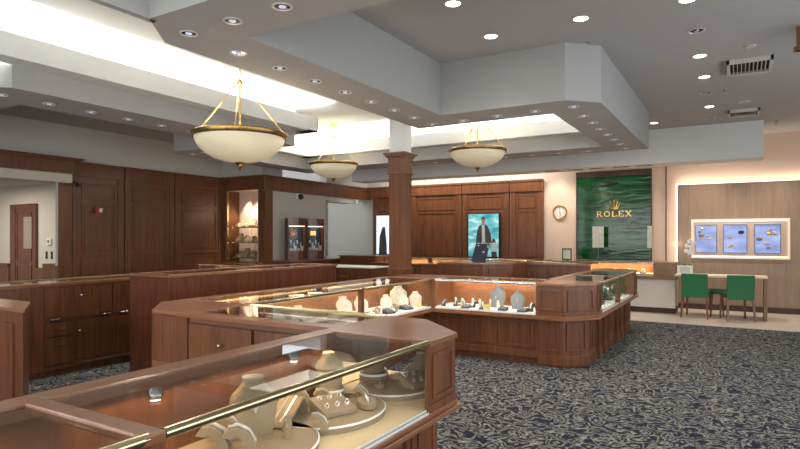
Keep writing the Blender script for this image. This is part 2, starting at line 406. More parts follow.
# header running over the niche, the plaster wall and the recess
hd = MB().box(-8.91, -8.85, 9.27, 13.15, 2.50, 2.78).box(-8.91, -8.82, 9.27, 13.15, 2.78, 2.83).box(-9.0, -8.68, 13.16, 13.3, 2.50, 2.84)
hd.box(-8.905, -8.85, 9.21, 9.46, 0, 2.5)
struct('trim_8', hd, 'wood', 'brown wood header and jamb over the pale wall with the dome camera', 'trim', .002)
# niche surround, faces the camera
nf = MB().box(-10.15, -8.85, 9.2, 9.26, 2.52, 2.78).box(-10.15, -8.82, 9.15, 9.26, 2.78, 2.83).box(-10.2, -10.02, 9.2, 9.28, 0, 2.52)
nf.box(-9.03, -8.91, 9.2, 9.25, 0, 2.52).box(-10.02, -9.03, 9.2, 9.85, 0, .92).box(-10.2, -10.02, 9.28, 9.9, 0, 2.52).box(-9.03,-8.98,9.3,9.9,0,2.52)
struct('trim_9', nf, 'wood', 'dark wood surround of the lit display niche', 'trim', .002)
struct('wall_niche_back', MB().box(-10.02, -9.03, 9.60, 9.64, .92, 2.52).box(-10.02,-9.03,9.26,9.6,2.52,2.56), 'stone', 'pale fluted back of the lit niche', 'wall')
fl = MB()
for i in range(8): fl.box(-9.72+.09*i, -9.69+.09*i, 9.585, 9.60, .92, 2.52)
struct('trim_10', fl, 'stone', 'thin vertical ribs on the back of the niche', 'trim')
struct('trim_11', MB().box(-10.02, -9.98, 9.19, 9.24, .92, 2.52), 'brass', 'brass strip along the left edge of the niche', 'trim')
spot('niche_lamp', (-9.35, 9.42, 2.5), 60, (1, .86, .70), 85)
spot('niche_lamp_left', (-9.7, 9.42, 2.5), 40, (1, .82, .62), 80)
# valance over the left opening, with its cornice
va = MB().box(-10.2, -9.92, -3.2, 5.72, 2.57, 2.78).box(-10.2, -9.87, -3.2, 5.78, 2.78, 2.81).box(-10.2, -9.83, -3.2, 5.82, 2.81, 2.84)
struct('trim_12', va, 'wood_d', 'dark wood valance with cornice over the side passage opening', 'trim', .002)
struct('trim_13', MB().box(-10.38, -10.0, -3.2, 5.70, 2.42, 2.57), 'cream', 'cream lintel under the dark wood valance', 'trim')
struct('trim_14', MB().box(-10.2, -10.14, 5.54, 5.775, 0, 2.42).rect_frame((-10.14, 5.56), (-10.14, 5.76), .1, 2.4, .01, .005), 'wood', 'brown wood jamb at the right of the passage opening', 'trim', .002)
struct('trim_15', MB().box(-10.19, -10.15, 5.515, 5.54, .98, 2.42), 'plaster', 'slim pale strip along the passage jamb', 'trim')
# passage door
dr = struct('door_1', MB().box(-12.66, -11.98, 6.06, 6.10, 0, 2.05).rect_frame((-12.6, 6.06), (-12.04, 6.06), .1, .92, .02, .012)
       .rect_frame((-12.6, 6.06), (-12.04, 6.06), 1.0, 1.98, .02, .012), 'wood_r', 'red brown door with a narrow pane in the side passage', 'door')
struct('door_frame', MB().box(-12.86, -12.66, 6.05, 6.12, 0, 2.05).box(-11.98, -11.88, 6.05, 6.12, 0, 2.05).box(-12.86, -11.88, 6.05, 6.12, 2.05, 2.14), 'wood_r', parent=dr)
struct('door_pane', MB().box(-12.32, -12.02, 6.045, 6.058, 1.25, 1.88), plain('frosted_pane', srgb(150, 140, 120), .3), parent=dr)
struct('trim_16', MB().box(-13.6, -12.88, 6.03, 6.1, 0, .92).box(-11.86, -10.4, 6.03, 6.1, 0, .88).box(-13.6,-12.88,6.0,6.1,.9,.94), 'wood', 'wood wainscot in the side passage', 'trim')
struct('trim_17', MB().box(-11.25, -10.75, 5.85, 6.03, 0, .98), 'wood_d', 'low dark wood end panel by the passage switches', 'trim')
area('passage_lamp', (-12.2, 4.2, 2.45), (1.6, 2.4), 42, (1, .95, .88))
# recess right of the plaster wall
struct('trim_18', MB().box(-9.2, -8.88, 11.42, 12.6, 2.37, 2.46), 'plaster', 'pale lintel over the recess with a small lamp', 'trim')
o = MB().box(-8.95, -8.87, 11.40, 11.46, 1.0, 2.4).obj('mirror_strip', 'silver'); o.hide_render = False
o['kind'] = 'structure'; o.name = 'trim_19'; o['label'] = 'narrow bright strip beside the watch towers'; o['category'] = 'trim'
# blush wall pilasters and seam, lit panel
struct('trim_20', MB().box(-1.34, -1.325, 13.28, 13.3, 0, 3.2), 'brownh', 'thin vertical seam in the blush wall', 'trim')
struct('wall_feature', MB().box(-1.11, 2.2, 13.18, 13.24, .1, 2.56), 'oak', 'pale ribbed oak wall panel with glowing edges', 'wall')
struct('baseboard_far', MB().box(-1.4, 2.2, 13.15, 13.3, 0, .12), 'brownh', 'dark brown baseboard below the oak panel', 'baseboard')
tag(MB().box(-1.135, -1.112, 13.2, 13.295, .13, 2.58).box(-1.135, 2.2, 13.2, 13.295, 2.562, 2.585).obj('edge_light', 'led'), 'glowing strip light around the edge of the oak wall panel', 'light')
area('edge_glow_up', (.5, 13.22, 2.60), (3.2, .04), 3, (1, .85, .66), (PI, 0, 0))
area('edge_glow_left', (-1.15, 13.22, 1.35), (.04, 2.4), 2.5, (1, .85, .66), (0, PI/2, PI))

# ------------------------------------------------------------------ column
col = thing('column', 'square wood clad column with a stepped cap rising into the white coffer', 'column', (-4.235, 7.17, 0))
c = MB().box(-.12, .12, -.12, .12, 0, 2.40)
for (p0, p1) in (((-.09, -.12), (.09, -.12)), ((.12, -.09), (.12, .09))): c.rect_frame(p0, p1, 1.1, 2.36, .008, .004)
c.obj('shaft', 'wood', col, .003)
MB().box(-.13, .13, -.13, .13, 2.40, 2.62).box(-.14, .14, -.14, .14, 2.38, 2.41).box(-.15, .15, -.15, .15, 2.62, 2.64).box(-.165, .165, -.165, .165, 2.64, 2.665).box(-.185, .185, -.185, .185, 2.665, 2.69).obj('cap', 'wood', col, .003)
MB().box(-.135, .135, -.135, .135, 0, 1.0).box(-.145, .145, -.145, .145, 1.0, 1.03).obj('column_base', 'wood', col, .003)
MB().box(-.115, .115, -.115, .115, 2.69, 3.6).obj('upper_shaft', 'fascia', col, label='white plaster shaft above the wood cap')

# ------------------------------------------------------------------ display cases
ZT, ZD = .955, .60
def panels_along(mb, y, x0, x1, z0, z1, n, d=.012):
    w = (x1-x0)/n
    for i in range(n):
        a, b = x0+w*i+.05, x0+w*(i+1)-.05
        mb.rect_frame((a, y), (b, y), z0, z1, .028, d+.01)
        mb.rect_frame((a+.05, y), (b-.05, y), z0+.05, z1-.05, .008, .006)
def case(label, loc, rz, L, D=.68, posts=(1, 1), bars=(0, 0), deck='deckc', inner='wood_o', npan=3, amber=True, back='plain', zt=ZT,
         group=None, pil=False, power=3.0, amb=None, topw='wood_h', glow=None, base='wood', rail='brass'):
    """local x runs along the counter, y=0 is the glass front, y=D the staff side"""
    t = thing('display_case', label, 'display case', loc, rz, group)
    b = MB().box(0, L, .10, D-.02, .08, ZD-.06).box(0, L, .13, D-.05, 0, .08).box(0, L, .085, .10, .08, .16)
    if pil:
        b.bm.free(); b = MB().box(0, L, .34, D-.02, .08, ZD-.06).box(0, L, .37, D-.05, 0, .08)
        for k in range(npan+1):
            xc = .08+(L-.16)*k/npan; b.box(xc-.075, xc+.075, .09, .34, 0, ZD-.06).box(xc-.085, xc+.085, .08, .34, 0, .1)
            b.rect_frame((xc-.05, .09), (xc+.05, .09), .16, ZD-.1, .012, .01)
    else: panels_along(b, .10, 0, L, .2, ZD-.1, npan)
    b.obj('base', base, t, .002)
    MB().box(0, L, -.03, D-.02, ZD-.06, ZD-.035).box(0, L, -.015, D-.02, ZD-.035, ZD-.012).obj('base_moulding', topw, t, .004)
    MB().box(0, L, .008, D-.1, ZD-.012, ZD).obj('deck', deck, t)
    MB().box(0, L, D-.10, D-.02, ZD-.035, zt-.03).obj('back_panel', inner, t)
    MB().box(0, L, D-.10, D+.01, zt-.03, zt).box(0, L, D-.105, D-.10, zt-.05, zt-.004).obj('ledge', topw, t, .006)
    a0 = .05 if posts[0] else 0; a1 = L-.05 if posts[1] else L
    MB().box(a0, a1, .0, .006, ZD, zt-.016).obj('front_glass', 'glassf', t)
    MB().box(a0, a1, .006, D-.105, zt-.010, zt-.004).obj('top_glass', 'glass', t)
    MB().tube([(a0, .004, zt-.012), (a1, .004, zt-.012)], .017, 12).obj('top_rail', rail, t, smooth=True)
    MB().box(a0, a1, -.006, -.001, ZD-.012, ZD-.003).box(a0, a1, .008, .012, ZD, ZD+.008).obj('glass_channel', 'band', t)
    for k in (0, 1):
        if posts[k]:
            x0 = 0 if k == 0 else L-.05
            MB().box(x0, x0+.05, -.010, .04, ZD-.012, zt-.002).obj('corner_post', base, t, .003)
        if bars[k]:
            x0 = 0 if k == 0 else L-.07
            MB().box(x0, x0+.07, -.012, D-.1, zt-.03, zt+.002).obj('cross_bar', topw, t, .006)
    if back == 'doors':
        n = max(1, round(L/.62)); w = L/n
        for i in range(n):
            dd = MB().box(w*i+.015, w*(i+1)-.015, D-.02, D-.0, .12, zt-.07).obj('door', base, t, .002)
            MB().box(w*i+.008, w*(i+1)-.008, D-.021, D-.014, .113, zt-.063).obj('shadow_gap', 'brownh', dd)
            MB().ball((w*(i+.45), D+.025, zt-.19), .014).tube([(w*(i+.45), D, zt-.19), (w*(i+.45), D+.02, zt-.19)], .005).obj('knob', 'brass', dd, smooth=True)
            MB().lathe([(.008, 0), (.008, .004)], (w*(i+.45), D, zt-.14), 10, cap=True).obj('lock', 'chrome', dd)
    elif back == 'plain':
        MB().box(0, L, D-.02, D, .1, zt-.04).obj('back_cladding', base, t, .002)
    if amber:
        MB().box(.06, L-.06, D-.128, D-.106, zt-.045, zt-.033).obj('light_strip', 'ledo', t)
    if power:
        area('case_lamp', (L/2, D-.14, zt-.05), (L*.9, .03), (power*.55 if amb is None else amb)*L, (1, .70, .38), (math.radians(-8), 0, 0), t, math.radians(150))
        area('case_lamp_front', (L/2, .05, zt-.04), (L*.9, .03), power*L*.6, glow or (1, .88, .72), (math.radians(28), 0, 0), t, math.radians(160))
    return t
R90 = PI/2
# A : near counter on the left of the aisle, front faces +X
caseA1 = case('foreground glass display case cut by the bottom left picture edge, empty and dim', (-1.35, -1.2, 0), R90, 2.22, posts=(1, 1), bars=(0, 1), deck='suede', amber=False, power=.5, base='wood')
caseA2 = case('long foreground glass display case full of beige jewellery stands', (-1.35, 1.02, 0), R90, 1.54, posts=(0, 0), power=1.1, amb=1.3, npan=3, amber=False, inner='wood')
for k, yy in enumerate((.34, 1.1)):
    s_ = MB().lathe([(.012, .0), (.026, -.012), (.03, -.03), (.022, -.045)], (yy, .50, .93), 14, cap=True).obj('spot_lamp', 'chrome', caseA2, smooth=True)
    MB().lathe([(.018, 0), (.018, -.003)], (yy, .50, .884), 14, cap=True).obj('lamp_lens', 'lit', s_)
# helper for the eight-sided wooden end blocks
def inset(poly, d, ex=None):
    """move the exposed edges of a counter-clockwise polygon inwards by d"""
    n = len(poly); ar = sum(poly[i][0]*poly[(i+1)%n][1]-poly[(i+1)%n][0]*poly[i][1] for i in range(n))
    if ar < 0: poly = poly[::-1]
    Ls = []
    for i in range(n):
        p, q = Vector(poly[i]), Vector(poly[(i+1) % n]); e = (q-p).normalized(); nn = Vector((-e.y, e.x))
        dd = d if ex is None or i in ex else 0
        Ls.append((p+nn*dd, e))
    out = []
    for i in range(n):
        (p, e1), (q, e2) = Ls[i-1], Ls[i]; cr = e1.x*e2.y-e1.y*e2.x
        if abs(cr) < 1e-5: out.append((q.x, q.y)); continue
        w_ = q-p; t_ = (w_.x*e2.y-w_.y*e2.x)/cr; r = p+e1*t_; out.append((r.x, r.y))
    return out
def endblock(label, poly, faces, zt=ZT, hollow=False, mat='wood', name='corner_cabinet', rec=.09):
    """poly counter-clockwise, relative to its first point; faces = indices of edges that carry a raised panel"""
    ox, oy = poly[0]; P = [(x-ox, y-oy) for x, y in poly]
    ar = sum(P[i][0]*P[(i+1)%len(P)][1]-P[(i+1)%len(P)][0]*P[i][1] for i in range(len(P)))
    assert ar > 0, label
    t = thing(name, label, 'cabinet', (ox, oy, 0))
    low = MB(); lp = inset(P, rec, faces); low.prism(lp, 0, ZD-.06); low.prism(inset(P, rec-.015, faces), .02, .12)
    for i in faces:
        a, b = Vector(lp[i]), Vector(lp[(i+1) % len(P)]); d = (b-a).normalized(); L = (b-a).length
        if L > .18: low.rect_frame(a+d*.05, b-d*.05, .18, ZD-.1, .018, .012)
    low.obj('base', mat, t, .002)
    MB().prism(inset(P, -.03, faces), ZD-.06, ZD-.035).prism(inset(P, -.012, faces), ZD-.035, ZD-.01).obj('base_moulding', 'wood_h', t, .004)
    up = MB()
    if hollow:
        for i in faces:
            a, b = P[i], P[(i+1) % len(P)]; up.face_box(b, a, ZD-.01, zt-.03, .02)
    else: up.prism(P, ZD-.01, zt-.03)
    for i in faces:
        a, b = Vector(P[i]), Vector(P[(i+1) % len(P)]); d = (b-a).normalized(); L = (b-a).length
        if L > .14: up.rect_frame(a+d*.045, b-d*.045, ZD+.05, zt-.07, .018, .014)
        up.face_box(a, b, ZD-.01, ZD+.03, .012)
    up.obj('upper_panels', mat, t, .002)
    MB().prism(inset(P, -.012, faces), zt-.03, zt).obj('top', 'wood_h', t, .006)
    if hollow: MB().prism(inset(P, .02), ZD-.012, ZD).obj('deck', 'deckc', t)
    return t
endblock('eight-sided wooden end of the foreground counter, beside the carpet', [(-1.35,2.56),(-1.35,2.88),(-1.74,3.25),(-2.04,3.25),(-2.04,2.56)], (0, 1), hollow=True)
# B : cross counter, front faces +Y, staff doors face the camera
caseB = case('cross counter behind the foreground case, knobbed cupboard doors facing the camera', (-2.04, 3.27, 0), PI, 1.24, D=.61, posts=(0, 0), back='doors', power=2.6, deck='deckc')
# corner block B/C
endblock('wide wooden corner top where the cross counter meets the long middle counter',
         [(-3.28,2.66),(-3.28,3.27),(-4.04,3.27),(-4.04,3.02),(-3.66,2.66)], (), rec=.0)
# C : middle counter, front faces +X
caseC1 = case('near glass section of the long middle counter, two tilted white necklace busts', (-3.34, 3.27, 0), R90, 1.64, D=.70, posts=(0, 1), npan=3, power=2.0, deck='white', glow=(1, .95, .88))
caseC2 = case('far glass section of the long middle counter, crowded with white busts', (-3.34, 4.91, 0), R90, 1.52, D=.70, posts=(0, 0), npan=3, power=2.0, deck='white', glow=(1, .95, .88))
endblock('wooden corner joining the middle counter and the glass front counter', [(-3.34,6.43),(-3.34,7.10),(-4.04,7.10),(-4.04,6.43)], (), rec=.1, name='corner_cabinet')
# D : front faces -Y
caseD = case('amber lit glass counter facing the camera, grey busts inside', (-3.34, 6.43, 0), 0, 1.34, D=.68, posts=(1, 0), npan=3, power=2.8, deck='white', glow=(1, .95, .88), rail='silver')
endblock('eight-sided wooden counter end standing alone in the middle of the carpet',
         [(-2.0,6.43),(-1.68,6.43),(-1.4,6.76),(-1.4,7.02),(-2.0,7.02)], (0, 1, 2))
# J : right return, front faces +X
for k, (y0, L, lab) in enumerate(((7.02, 1.15, 'near glass section of the right return counter, green lined trays inside'), (8.17, 1.25, 'far glass section of the right return counter nearest the green chairs'))):
    case(lab, (-1.4, y0, 0), R90, L, D=.66, posts=(k, 1), bars=(0, 1), npan=3, pil=True, amber=False, power=1.6, inner='wood_d', glow=(.9, 1, .92), deck='white')
endblock('wooden end post block closing the right return counter', [(-2.06,9.42),(-1.4,9.42),(-1.4,9.72),(-1.7,10.05),(-2.06,10.05)], (1, 2))
# N : far side of the island, its back faces the camera
caseN = case('far side counter of the island, low cupboards with small knobs', (-2.06, 10.05, 0), PI, 1.35, D=.64, posts=(0, 0), back='doors', zt=1.05, power=0, amber=False, inner='wood')
# O : raised cash desk box
rb = [(-4.2,8.3),(-3.42,8.3),(-3.1,8.75),(-3.1,9.4),(-4.2,9.4)]
tO = thing('cash_desk', 'raised wooden cash desk with a panelled front and a navy card stand on it', 'desk', (-4.2, 8.3, 0))
P_ = [(x+4.2, y-8.3) for x, y in rb]
mb = MB().prism(P_, 0, 1.045)
mb.rect_frame((.05, 0), (.74, 0), 0.3, .99, .015, .012); mb.rect_frame((.84, .08), (1.06, .40), 0.3, .99, .015, .012)
mb.obj('body', 'wood', tO, .002); MB().prism(inset(P_, -.015), 1.045, 1.07).obj('top', 'wood_h', tO, .004)

# F : left staff counter facing +X, with doors and drawers
def staffcab():
    t = thing('cabinet', 'left staff cabinet with a hinged flap, two drawers and a cupboard door', 'cabinet', (-6.28, 2.3, 0), R90)
    L = 4.3; D = .66
    MB().box(0, L, .0, D, .06, .96).box(0, L, .03, D-.03, 0, .06).obj('body', 'wood', t, .002)
    MB().box(0, L, -.02, .14, .96, .99).box(0, L, D-.06, D+.01, .96, .99).box(0, .3, .14, D-.06, .96, .99).box(L-.1, L, .14, D-.06, .96, .99).obj('top', 'wood_h', t, .004)
    MB().box(.3, L-.1, .14, D-.06, .975, .985).obj('glass_top', 'glass', t)
    MB().tube([(.3, D-.06, .992), (L-.1, D-.06, .992)], .008).obj('top_rail', 'brass', t)
    MB().box(.3, L-.1, .14, D-.06, .96, .964).obj('deck', 'linen', t)
    x0 = .99
    def gap(a, b, z0, z1, par): MB().box(a-.007, b+.007, -.005, .0, z0-.007, z1+.007).obj('shadow_gap', 'brownh', par)
    def hinges(par, *xs):
        for hx in xs:
            MB().box(hx-.055, hx-.012, -.026, -.016, .575, .63).box(hx+.012, hx+.055, -.026, -.016, .575, .63).tube([(hx-.05, -.03, .603), (hx+.05, -.03, .603)], .009).obj('hinge', 'chrome', par)
    f = MB().box(x0, x0+.74, -.016, 0, .60, .93).obj('flap_door', 'wood', t, .002); gap(x0, x0+.74, .60, .93, f)
    MB().ball((x0+.37, -.035, .84), .014).tube([(x0+.37, -.01, .84), (x0+.37, -.035, .84)], .004).obj('knob', 'chrome', f, smooth=True)
    MB().lathe([(.009, 0), (.009, .01)], (x0+.37, -.02, .90), 10, cap=True).obj('lock', 'chrome', f)
    hinges(f, x0+.09, x0+.66)
    g = MB().box(x0+.76, x0+1.6, -.016, 0, .60, .93).obj('flap_door', 'wood', t, .002); gap(x0+.76, x0+1.6, .60, .93, g)
    hinges(g, x0+.88, x0+1.5)
    for z0, z1 in ((.42, .565), (.12, .405)):
        d = MB().box(x0, x0+.27, -.014, 0, z0, z1).obj('drawer', 'wood', t, .002); gap(x0, x0+.27, z0, z1, d)
        zc = z1-.07
        MB().tube([(x0+.07, -.014, zc), (x0+.07, -.035, zc), (x0+.19, -.035, zc), (x0+.19, -.014, zc)], .006).obj('handle', 'brass', d)
    d = MB().box(x0+.327, x0+.793, -.007, .0, .137, .563).obj('sliding_door', 'wood_d', t)
    MB().box(x0+.298, x0+.315, -.014, .0, .1, .58).obj('door_stile', 'wood', d)
    MB().box(x0+.805, x0+.83, -.014, .0, .1, .58).obj('door_stile', 'wood', d)
    gap(x0+.32, x0+.80, .13, .57, d)
    MB().ball((x0+.36, -.02, .45), .014).obj('knob', 'chrome', d, smooth=True)
    MB().box(x0+.38, L, -.02, .0, .085, .105).obj('brass_track', 'brass', t)
    return t
staffcab()
# panel beside it, near left edge
tH = thing('end_cabinet', 'panelled dark wood cabinet end cut by the left picture edge', 'cabinet', (-5.8, 2.2, 0))
Hp = [(0,0),(1.31,0),(.85,.27),(0,.27)]
MB().prism(Hp, 0, .93).rect_frame((.12, 0), (1.19, 0), .12, .84, .03, .016).obj('body', 'wood_d', tH, .002)
MB().prism(inset(Hp, -.015), .93, .955).obj('top', 'wood_h', tH, .004)
# E : tall red-brown back-to-back counter
tE = thing('counter', 'tall red brown staff counter with a plain polished side, behind the middle counter', 'counter', (-5.5, 3.74, 0))
MB().box(0, .62, 0, 2.75, 0, 1.075).obj('body', 'wood_r', tE, .002)
MB().box(.5, .635, -.012, 2.76, 1.075, 1.10).box(-.01, .06, -.012, 2.76, 1.075, 1.10).box(.06, .5, -.012, .16, 1.075, 1.10).box(.06, .5, 2.6, 2.76, 1.075, 1.10).obj('top', 'wood_h', tE, .003)
MB().box(.06, .5, .16, 2.6, 1.085, 1.092).obj('top_glass', 'glass', tE)
MB().tube([(.0, 0, 1.103), (.63, 0, 1.103)], .006).obj('edge_rail', 'brass', tE)
# G / Q / R / M background counters
case('brightly lit short case beyond the tall counter, before the lit niche', (-8.3, 6.95, 0), 0, 2.2, D=.62, zt=1.0, posts=(1, 1), npan=4, power=4)
tQ = thing('counter', 'low wooden counter under the two watch towers', 'counter', (-8.85, 9.35, 0))
MB().box(0, .62, 0, 3.2, 0, .94).rect_frame((.62, 1.4), (.62, 3.1), .5, .9, .02, .012).obj('body', 'wood', tQ, .002)
MB().box(-.0, .65, -.02, 3.2, .94, .97).obj('top', 'wood_h', tQ, .003)
tR = thing('desk', 'small wooden desk with a white top and drawers, left of the column', 'desk', (-6.95, 8.75, 0))
MB().box(0, 1.15, 0, .6, 0, .9).obj('body', 'wood', tR, .002)
MB().box(-.02, 1.17, -.02, .62, .9, .925).obj('top', 'white', tR, .003)
for i in range(3):
    d = MB().box(.04+.37*i, .37+.37*i, -.015, 0, .55, .86).obj('drawer', 'wood', tR, .002)
    MB().tube([(.14+.37*i, -.03, .74), (.27+.37*i, -.03, .74)], .006).obj('handle', 'brass', d)
tS = thing('counter', 'wooden back counter box between the watch towers and the lit far cases', 'counter', (-8.1, 10.9, 0))
MB().box(0, 1.0, 0, .6, 0, 1.03).rect_frame((.05, 0), (.95, 0), .5, .98, .02, .012).obj('body', 'wood', tS, .002)
MB().box(-.02, 1.02, -.02, .62, 1.03, 1.055).obj('top', 'wood_h', tS, .003)
for i, (x0, L, lab) in enumerate(((-7.0, 1.2, 'amber lit low case against the far wall, left of the column'), (-5.8, 1.1, 'amber lit low case right of the column, below the far panelling'), (-4.7, 1.1, 'amber lit low case below the teal poster'))):
    case(lab, (x0, 11.1, 0), 0, L, D=.6, zt=1.02, posts=(1, 1), npan=2, power=4.5, deck='linen')
for i, (x0, L, lab) in enumerate(((-7.0, 1.22, 'low wooden drawer cabinet before the far lit cases, left of the column'), (-5.76, 1.06, 'low wooden drawer cabinet before the far lit cases, right of the column'), (-4.68, 1.06, 'low wooden drawer cabinet behind the cash desk'))):
    t = thing('cabinet', lab, 'cabinet', (x0, 10.55, 0))
    MB().box(0, L, 0, .5, 0, .90).obj('body', 'wood', t, .002); MB().box(-.005, L+.005, -.015, .51, .90, .925).obj('top', 'wood_h', t, .003)
    for k in range(2):
        d = MB().box(.03+L/2*k, L/2*(k+1)-.03, -.014, 0, .5, .86).obj('drawer', 'wood', t, .002)
        MB().ball((L/2*(k+.5), -.03, .72), .014).obj('knob', 'brass', d, smooth=True)
tT = thing('wooden_box', 'small wooden box closing the lit case row near the blush wall', 'box', (-3.6, 11.1, 0))
MB().box(.02, .32, 0, .45, 0, 1.0).obj('body', 'wood_r', tT, .003); MB().box(.01, .33, -.01, .46, 1.0, 1.02).obj('top', 'wood_r', tT, .003)

# K : counter below the green panel
tK = thing('watch_counter', 'pale panelled watch counter with an amber lit glass top below the green wall', 'counter', (-3.45, 12.05, 0))
MB().box(0, 2.4, .05, .6, 0, .12).obj('plinth', 'brownh', tK)
MB().box(0, 2.4, 0, .62, .12, .66).obj('body', 'cwhite', tK, .003)
MB().box(-.01, 2.41, -.02, .63, .66, .72).obj('ledge', 'oak_d', tK, .003)
MB().box(0, 2.02, .02, .6, .72, .76).obj('deck', 'linen', tK)
MB().box(0, 2.02, .45, .6, .76, .96).obj('back_panel', 'wood_o', tK)
MB().box(0, 2.02, 0, .006, .76, .96).obj('front_glass', 'glassf', tK)
MB().box(0, 2.02, 0, .6, .98, .99).obj('top_glass', 'glass', tK)
MB().box(0, 2.02, .43, .45, .955, .97).obj('light_strip', 'led', tK)
MB().box(0, 2.02, -.005, .01, .965, .985).box(0, .02, 0, .6, .72, .985).obj('metal_edge', 'chrome', tK)
MB().box(2.02, 2.4, -.01, .62, .72, .99).obj('end_box', 'oak_d', tK, .003)
area('watch_lamp', (1.0, .3, .95), (1.9, .2), 12, (1, .72, .4), (0, 0, 0), tK)
# ------------------------------------------------------------------ jewellery stands
def bust(scale=1, mat='suede', name='necklace_bust'):
    t = thing(name, '', 'jewellery stand')
    s = scale; rings = []
    prof = [(0, .074, .026, 0), (.03, .082, .026, .001), (.09, .092, .027, .008), (.13, .097, .028, .015), (.152, .094, .030, .020), (.168, .083, .032, .025),
            (.182, .067, .034, .030), (.195, .053, .035, .034), (.207, .044, .035, .037), (.218, .041, .036, .039), (.224, .044, .037, .040)]
    for z, w, d, y in prof:
        sc_ = lambda v: math.copysign(abs(v)**.7, v)
        rings.append([(w*s*sc_(math.cos(2*PI*i/20)), y*s + d*s*math.sin(2*PI*i/20)*(1 if math.sin(2*PI*i/20) < 0 else .55), z*s) for i in range(20)])
    MB().loft(rings).obj('form', mat, t, smooth=True)
    MB().lathe([(.046*s, 0), (.046*s, .006*s)], (0, .038*s, .2235*s), 20, .95, .8, True).obj('neck_cap', 'linen' if mat == 'suede' else mat, t)
    pts = [(.052*s*math.cos(a), .024*s+.045*s*math.sin(a), .192*s-.06*s*max(0, -math.sin(a))) for a in [PI+PI*i/12 for i in range(13)]]
    MB().tube(pts, .0014*s, 5).obj('chain', 'gem', t)
    y = -.034*s; z = .115*s
    MB().box(-.004*s, .004*s, y-.004, y, z-.018*s, z+.012*s).box(-.012*s, .012*s, y-.004, y, z-.004*s, z+.004*s).obj('pendant', 'gem', t)
    return t
def ring_row(t, pts, r=.009):
    for p in pts:
        MB().tube([(p[0]+r*math.cos(a), p[1], p[2]+r*math.sin(a)) for a in [2*PI*i/10 for i in range(11)]], .0018, 5).ball((p[0], p[1], p[2]+r), .0035, n=5).obj('ring', 'gem', t)
def ring_tray(mat='suede'):
    t = thing('ring_tray', '', 'jewellery stand')
    MB().loft([[(x, -.06, 0), (x, .06, 0), (x, .06, .055), (x, -.06, .02)] for x in (-.07, .07)]).obj('wedge', mat, t, .004)
    ring_row(t, [(dx, dy, .03+.29*(dy+.06)) for dx in (-.045, 0, .045) for dy in (-.03, .025)])
    return t
def oval_tray(mat='suede'):
    t = thing('oval_ring_pad', '', 'jewellery stand')
    MB().lathe([(.04, 0), (.045, .005), (.045, .025), (.04, .03)], (0, 0, 0), 20, 1.5, .9, True).obj('pad', mat, t, smooth=True)
    ring_row(t, [(-.035, 0, .036), (0, 0, .036), (.035, 0, .036)], .008)
    return t
def curl(mat='suede', s=1):
    t = thing('bracelet_ramp', '', 'jewellery stand')
    pts = [(-.06*s, .0), (-.055*s, .03*s), (-.035*s, .065*s), (0, .085*s), (.03*s, .08*s), (.05*s, .055*s)]
    MB().loft([[(x, p[0]-.012, p[1]) for p in ()] or [(x, q[0], q[1]) for q in (pts+[(.022*s, .05*s), (-.005*s, .055*s), (-.02*s, .03*s), (-.02*s, 0)])] for x in (-.024*s, .024*s)]).obj('ramp', mat, t, smooth=True)
    MB().strip([(p[0]-.001, p[1]+.002) for p in pts[1:5]], .014*s, .007).obj('bracelet', 'gem', t)
    return t
def longramp():
    t = thing('chain_ramp', '', 'jewellery stand')
    pts = [(.11, .0), (.105, .05), (.085, .075), (.06, .08), (0, .055), (-.06, .03), (-.12, .012), (-.13, .0)]
    MB().strip(pts[::-1], .11, .012).obj('ramp', 'suede', t, smooth=True)
    for dx in (-.018, .018):
        m_ = MB().strip([(p[0], p[1]+.013) for p in pts[::-1][1:6]], .006, .003).obj('chain', 'gem', t); m_.location = (dx, 0, 0)
    return t
def ringfinger(mat='suede'):
    t = thing('ring_stand', '', 'jewellery stand')
    MB().tube([(0, 0, 0), (0, -.004, .03), (0, -.012, .055), (0, -.016, .062)], [.016, .012, .009, .004], 10).obj('cone', mat, t, smooth=True)
    ring_row(t, [(0, -.01, .045)], .011)
    return t
def plat(rx, ry, label, x, y, z=ZD, h=.035, rz=0):
    t = thing('display_platform', label, 'jewellery stand', (x, y, z), rz)
    MB().lathe([(1, 0), (1.0, h*.9), (.985, h)], (0, 0, 0), 40, rx, ry, True).obj('pad', 'suede', t, smooth=True)
    MB().lathe([(1.004, h*.74), (1.012, h*.8), (1.012, h*.95), (.99, h*1.01)], (0, 0, 0), 40, rx, ry).obj('silver_band', 'band', t)
    return t
pz = ZD+.035
plat(.27, .36, 'low beige oval platform with a silver band under the bust with the cross', -1.72, 1.66)
plat(.24, .30, 'beige oval platform with a silver band in the middle of the foreground case', -1.72, 2.26)
plat(.22, .26, 'beige oval platform at the far end inside the foreground case', -1.70, 2.84)
plat(.075, .075, 'small round beige riser under the middle bust of the foreground case', -1.86, 2.42, pz, .05)
plat(.085, .085, 'small round beige riser under the farthest bust of the foreground case', -1.86, 2.84, pz, .05)
face = R90-.15   # stands in the foreground case face the aisle
protos = {'bust': bust(), 'tray': ring_tray(), 'oval': oval_tray(), 'curl': curl(), 'ramp': longramp(), 'finger': ringfinger(),
          'wbust': bust(.78, 'linen'), 'gbust': bust(.95, 'grey'), 'dcurl': curl('darks'), 'wfinger': ringfinger('linen'), 'wtray': ring_tray('darks')}
used = set()
def put(kind, x, y, z, rz, label, group, sc=1):
    if kind in used: o = dup(protos[kind], (x, y, z), rz, label, group)
    else:
        used.add(kind); o = protos[kind]; o.location = (x, y, z); o.rotation_euler = (0, 0, rz); o['label'] = label; o['group'] = group
    o.scale = (sc, sc, sc)
    if kind == 'wbust': o.rotation_euler = (-.2, 0, rz)
    return o
GA = 'jewellery stands in the foreground case'
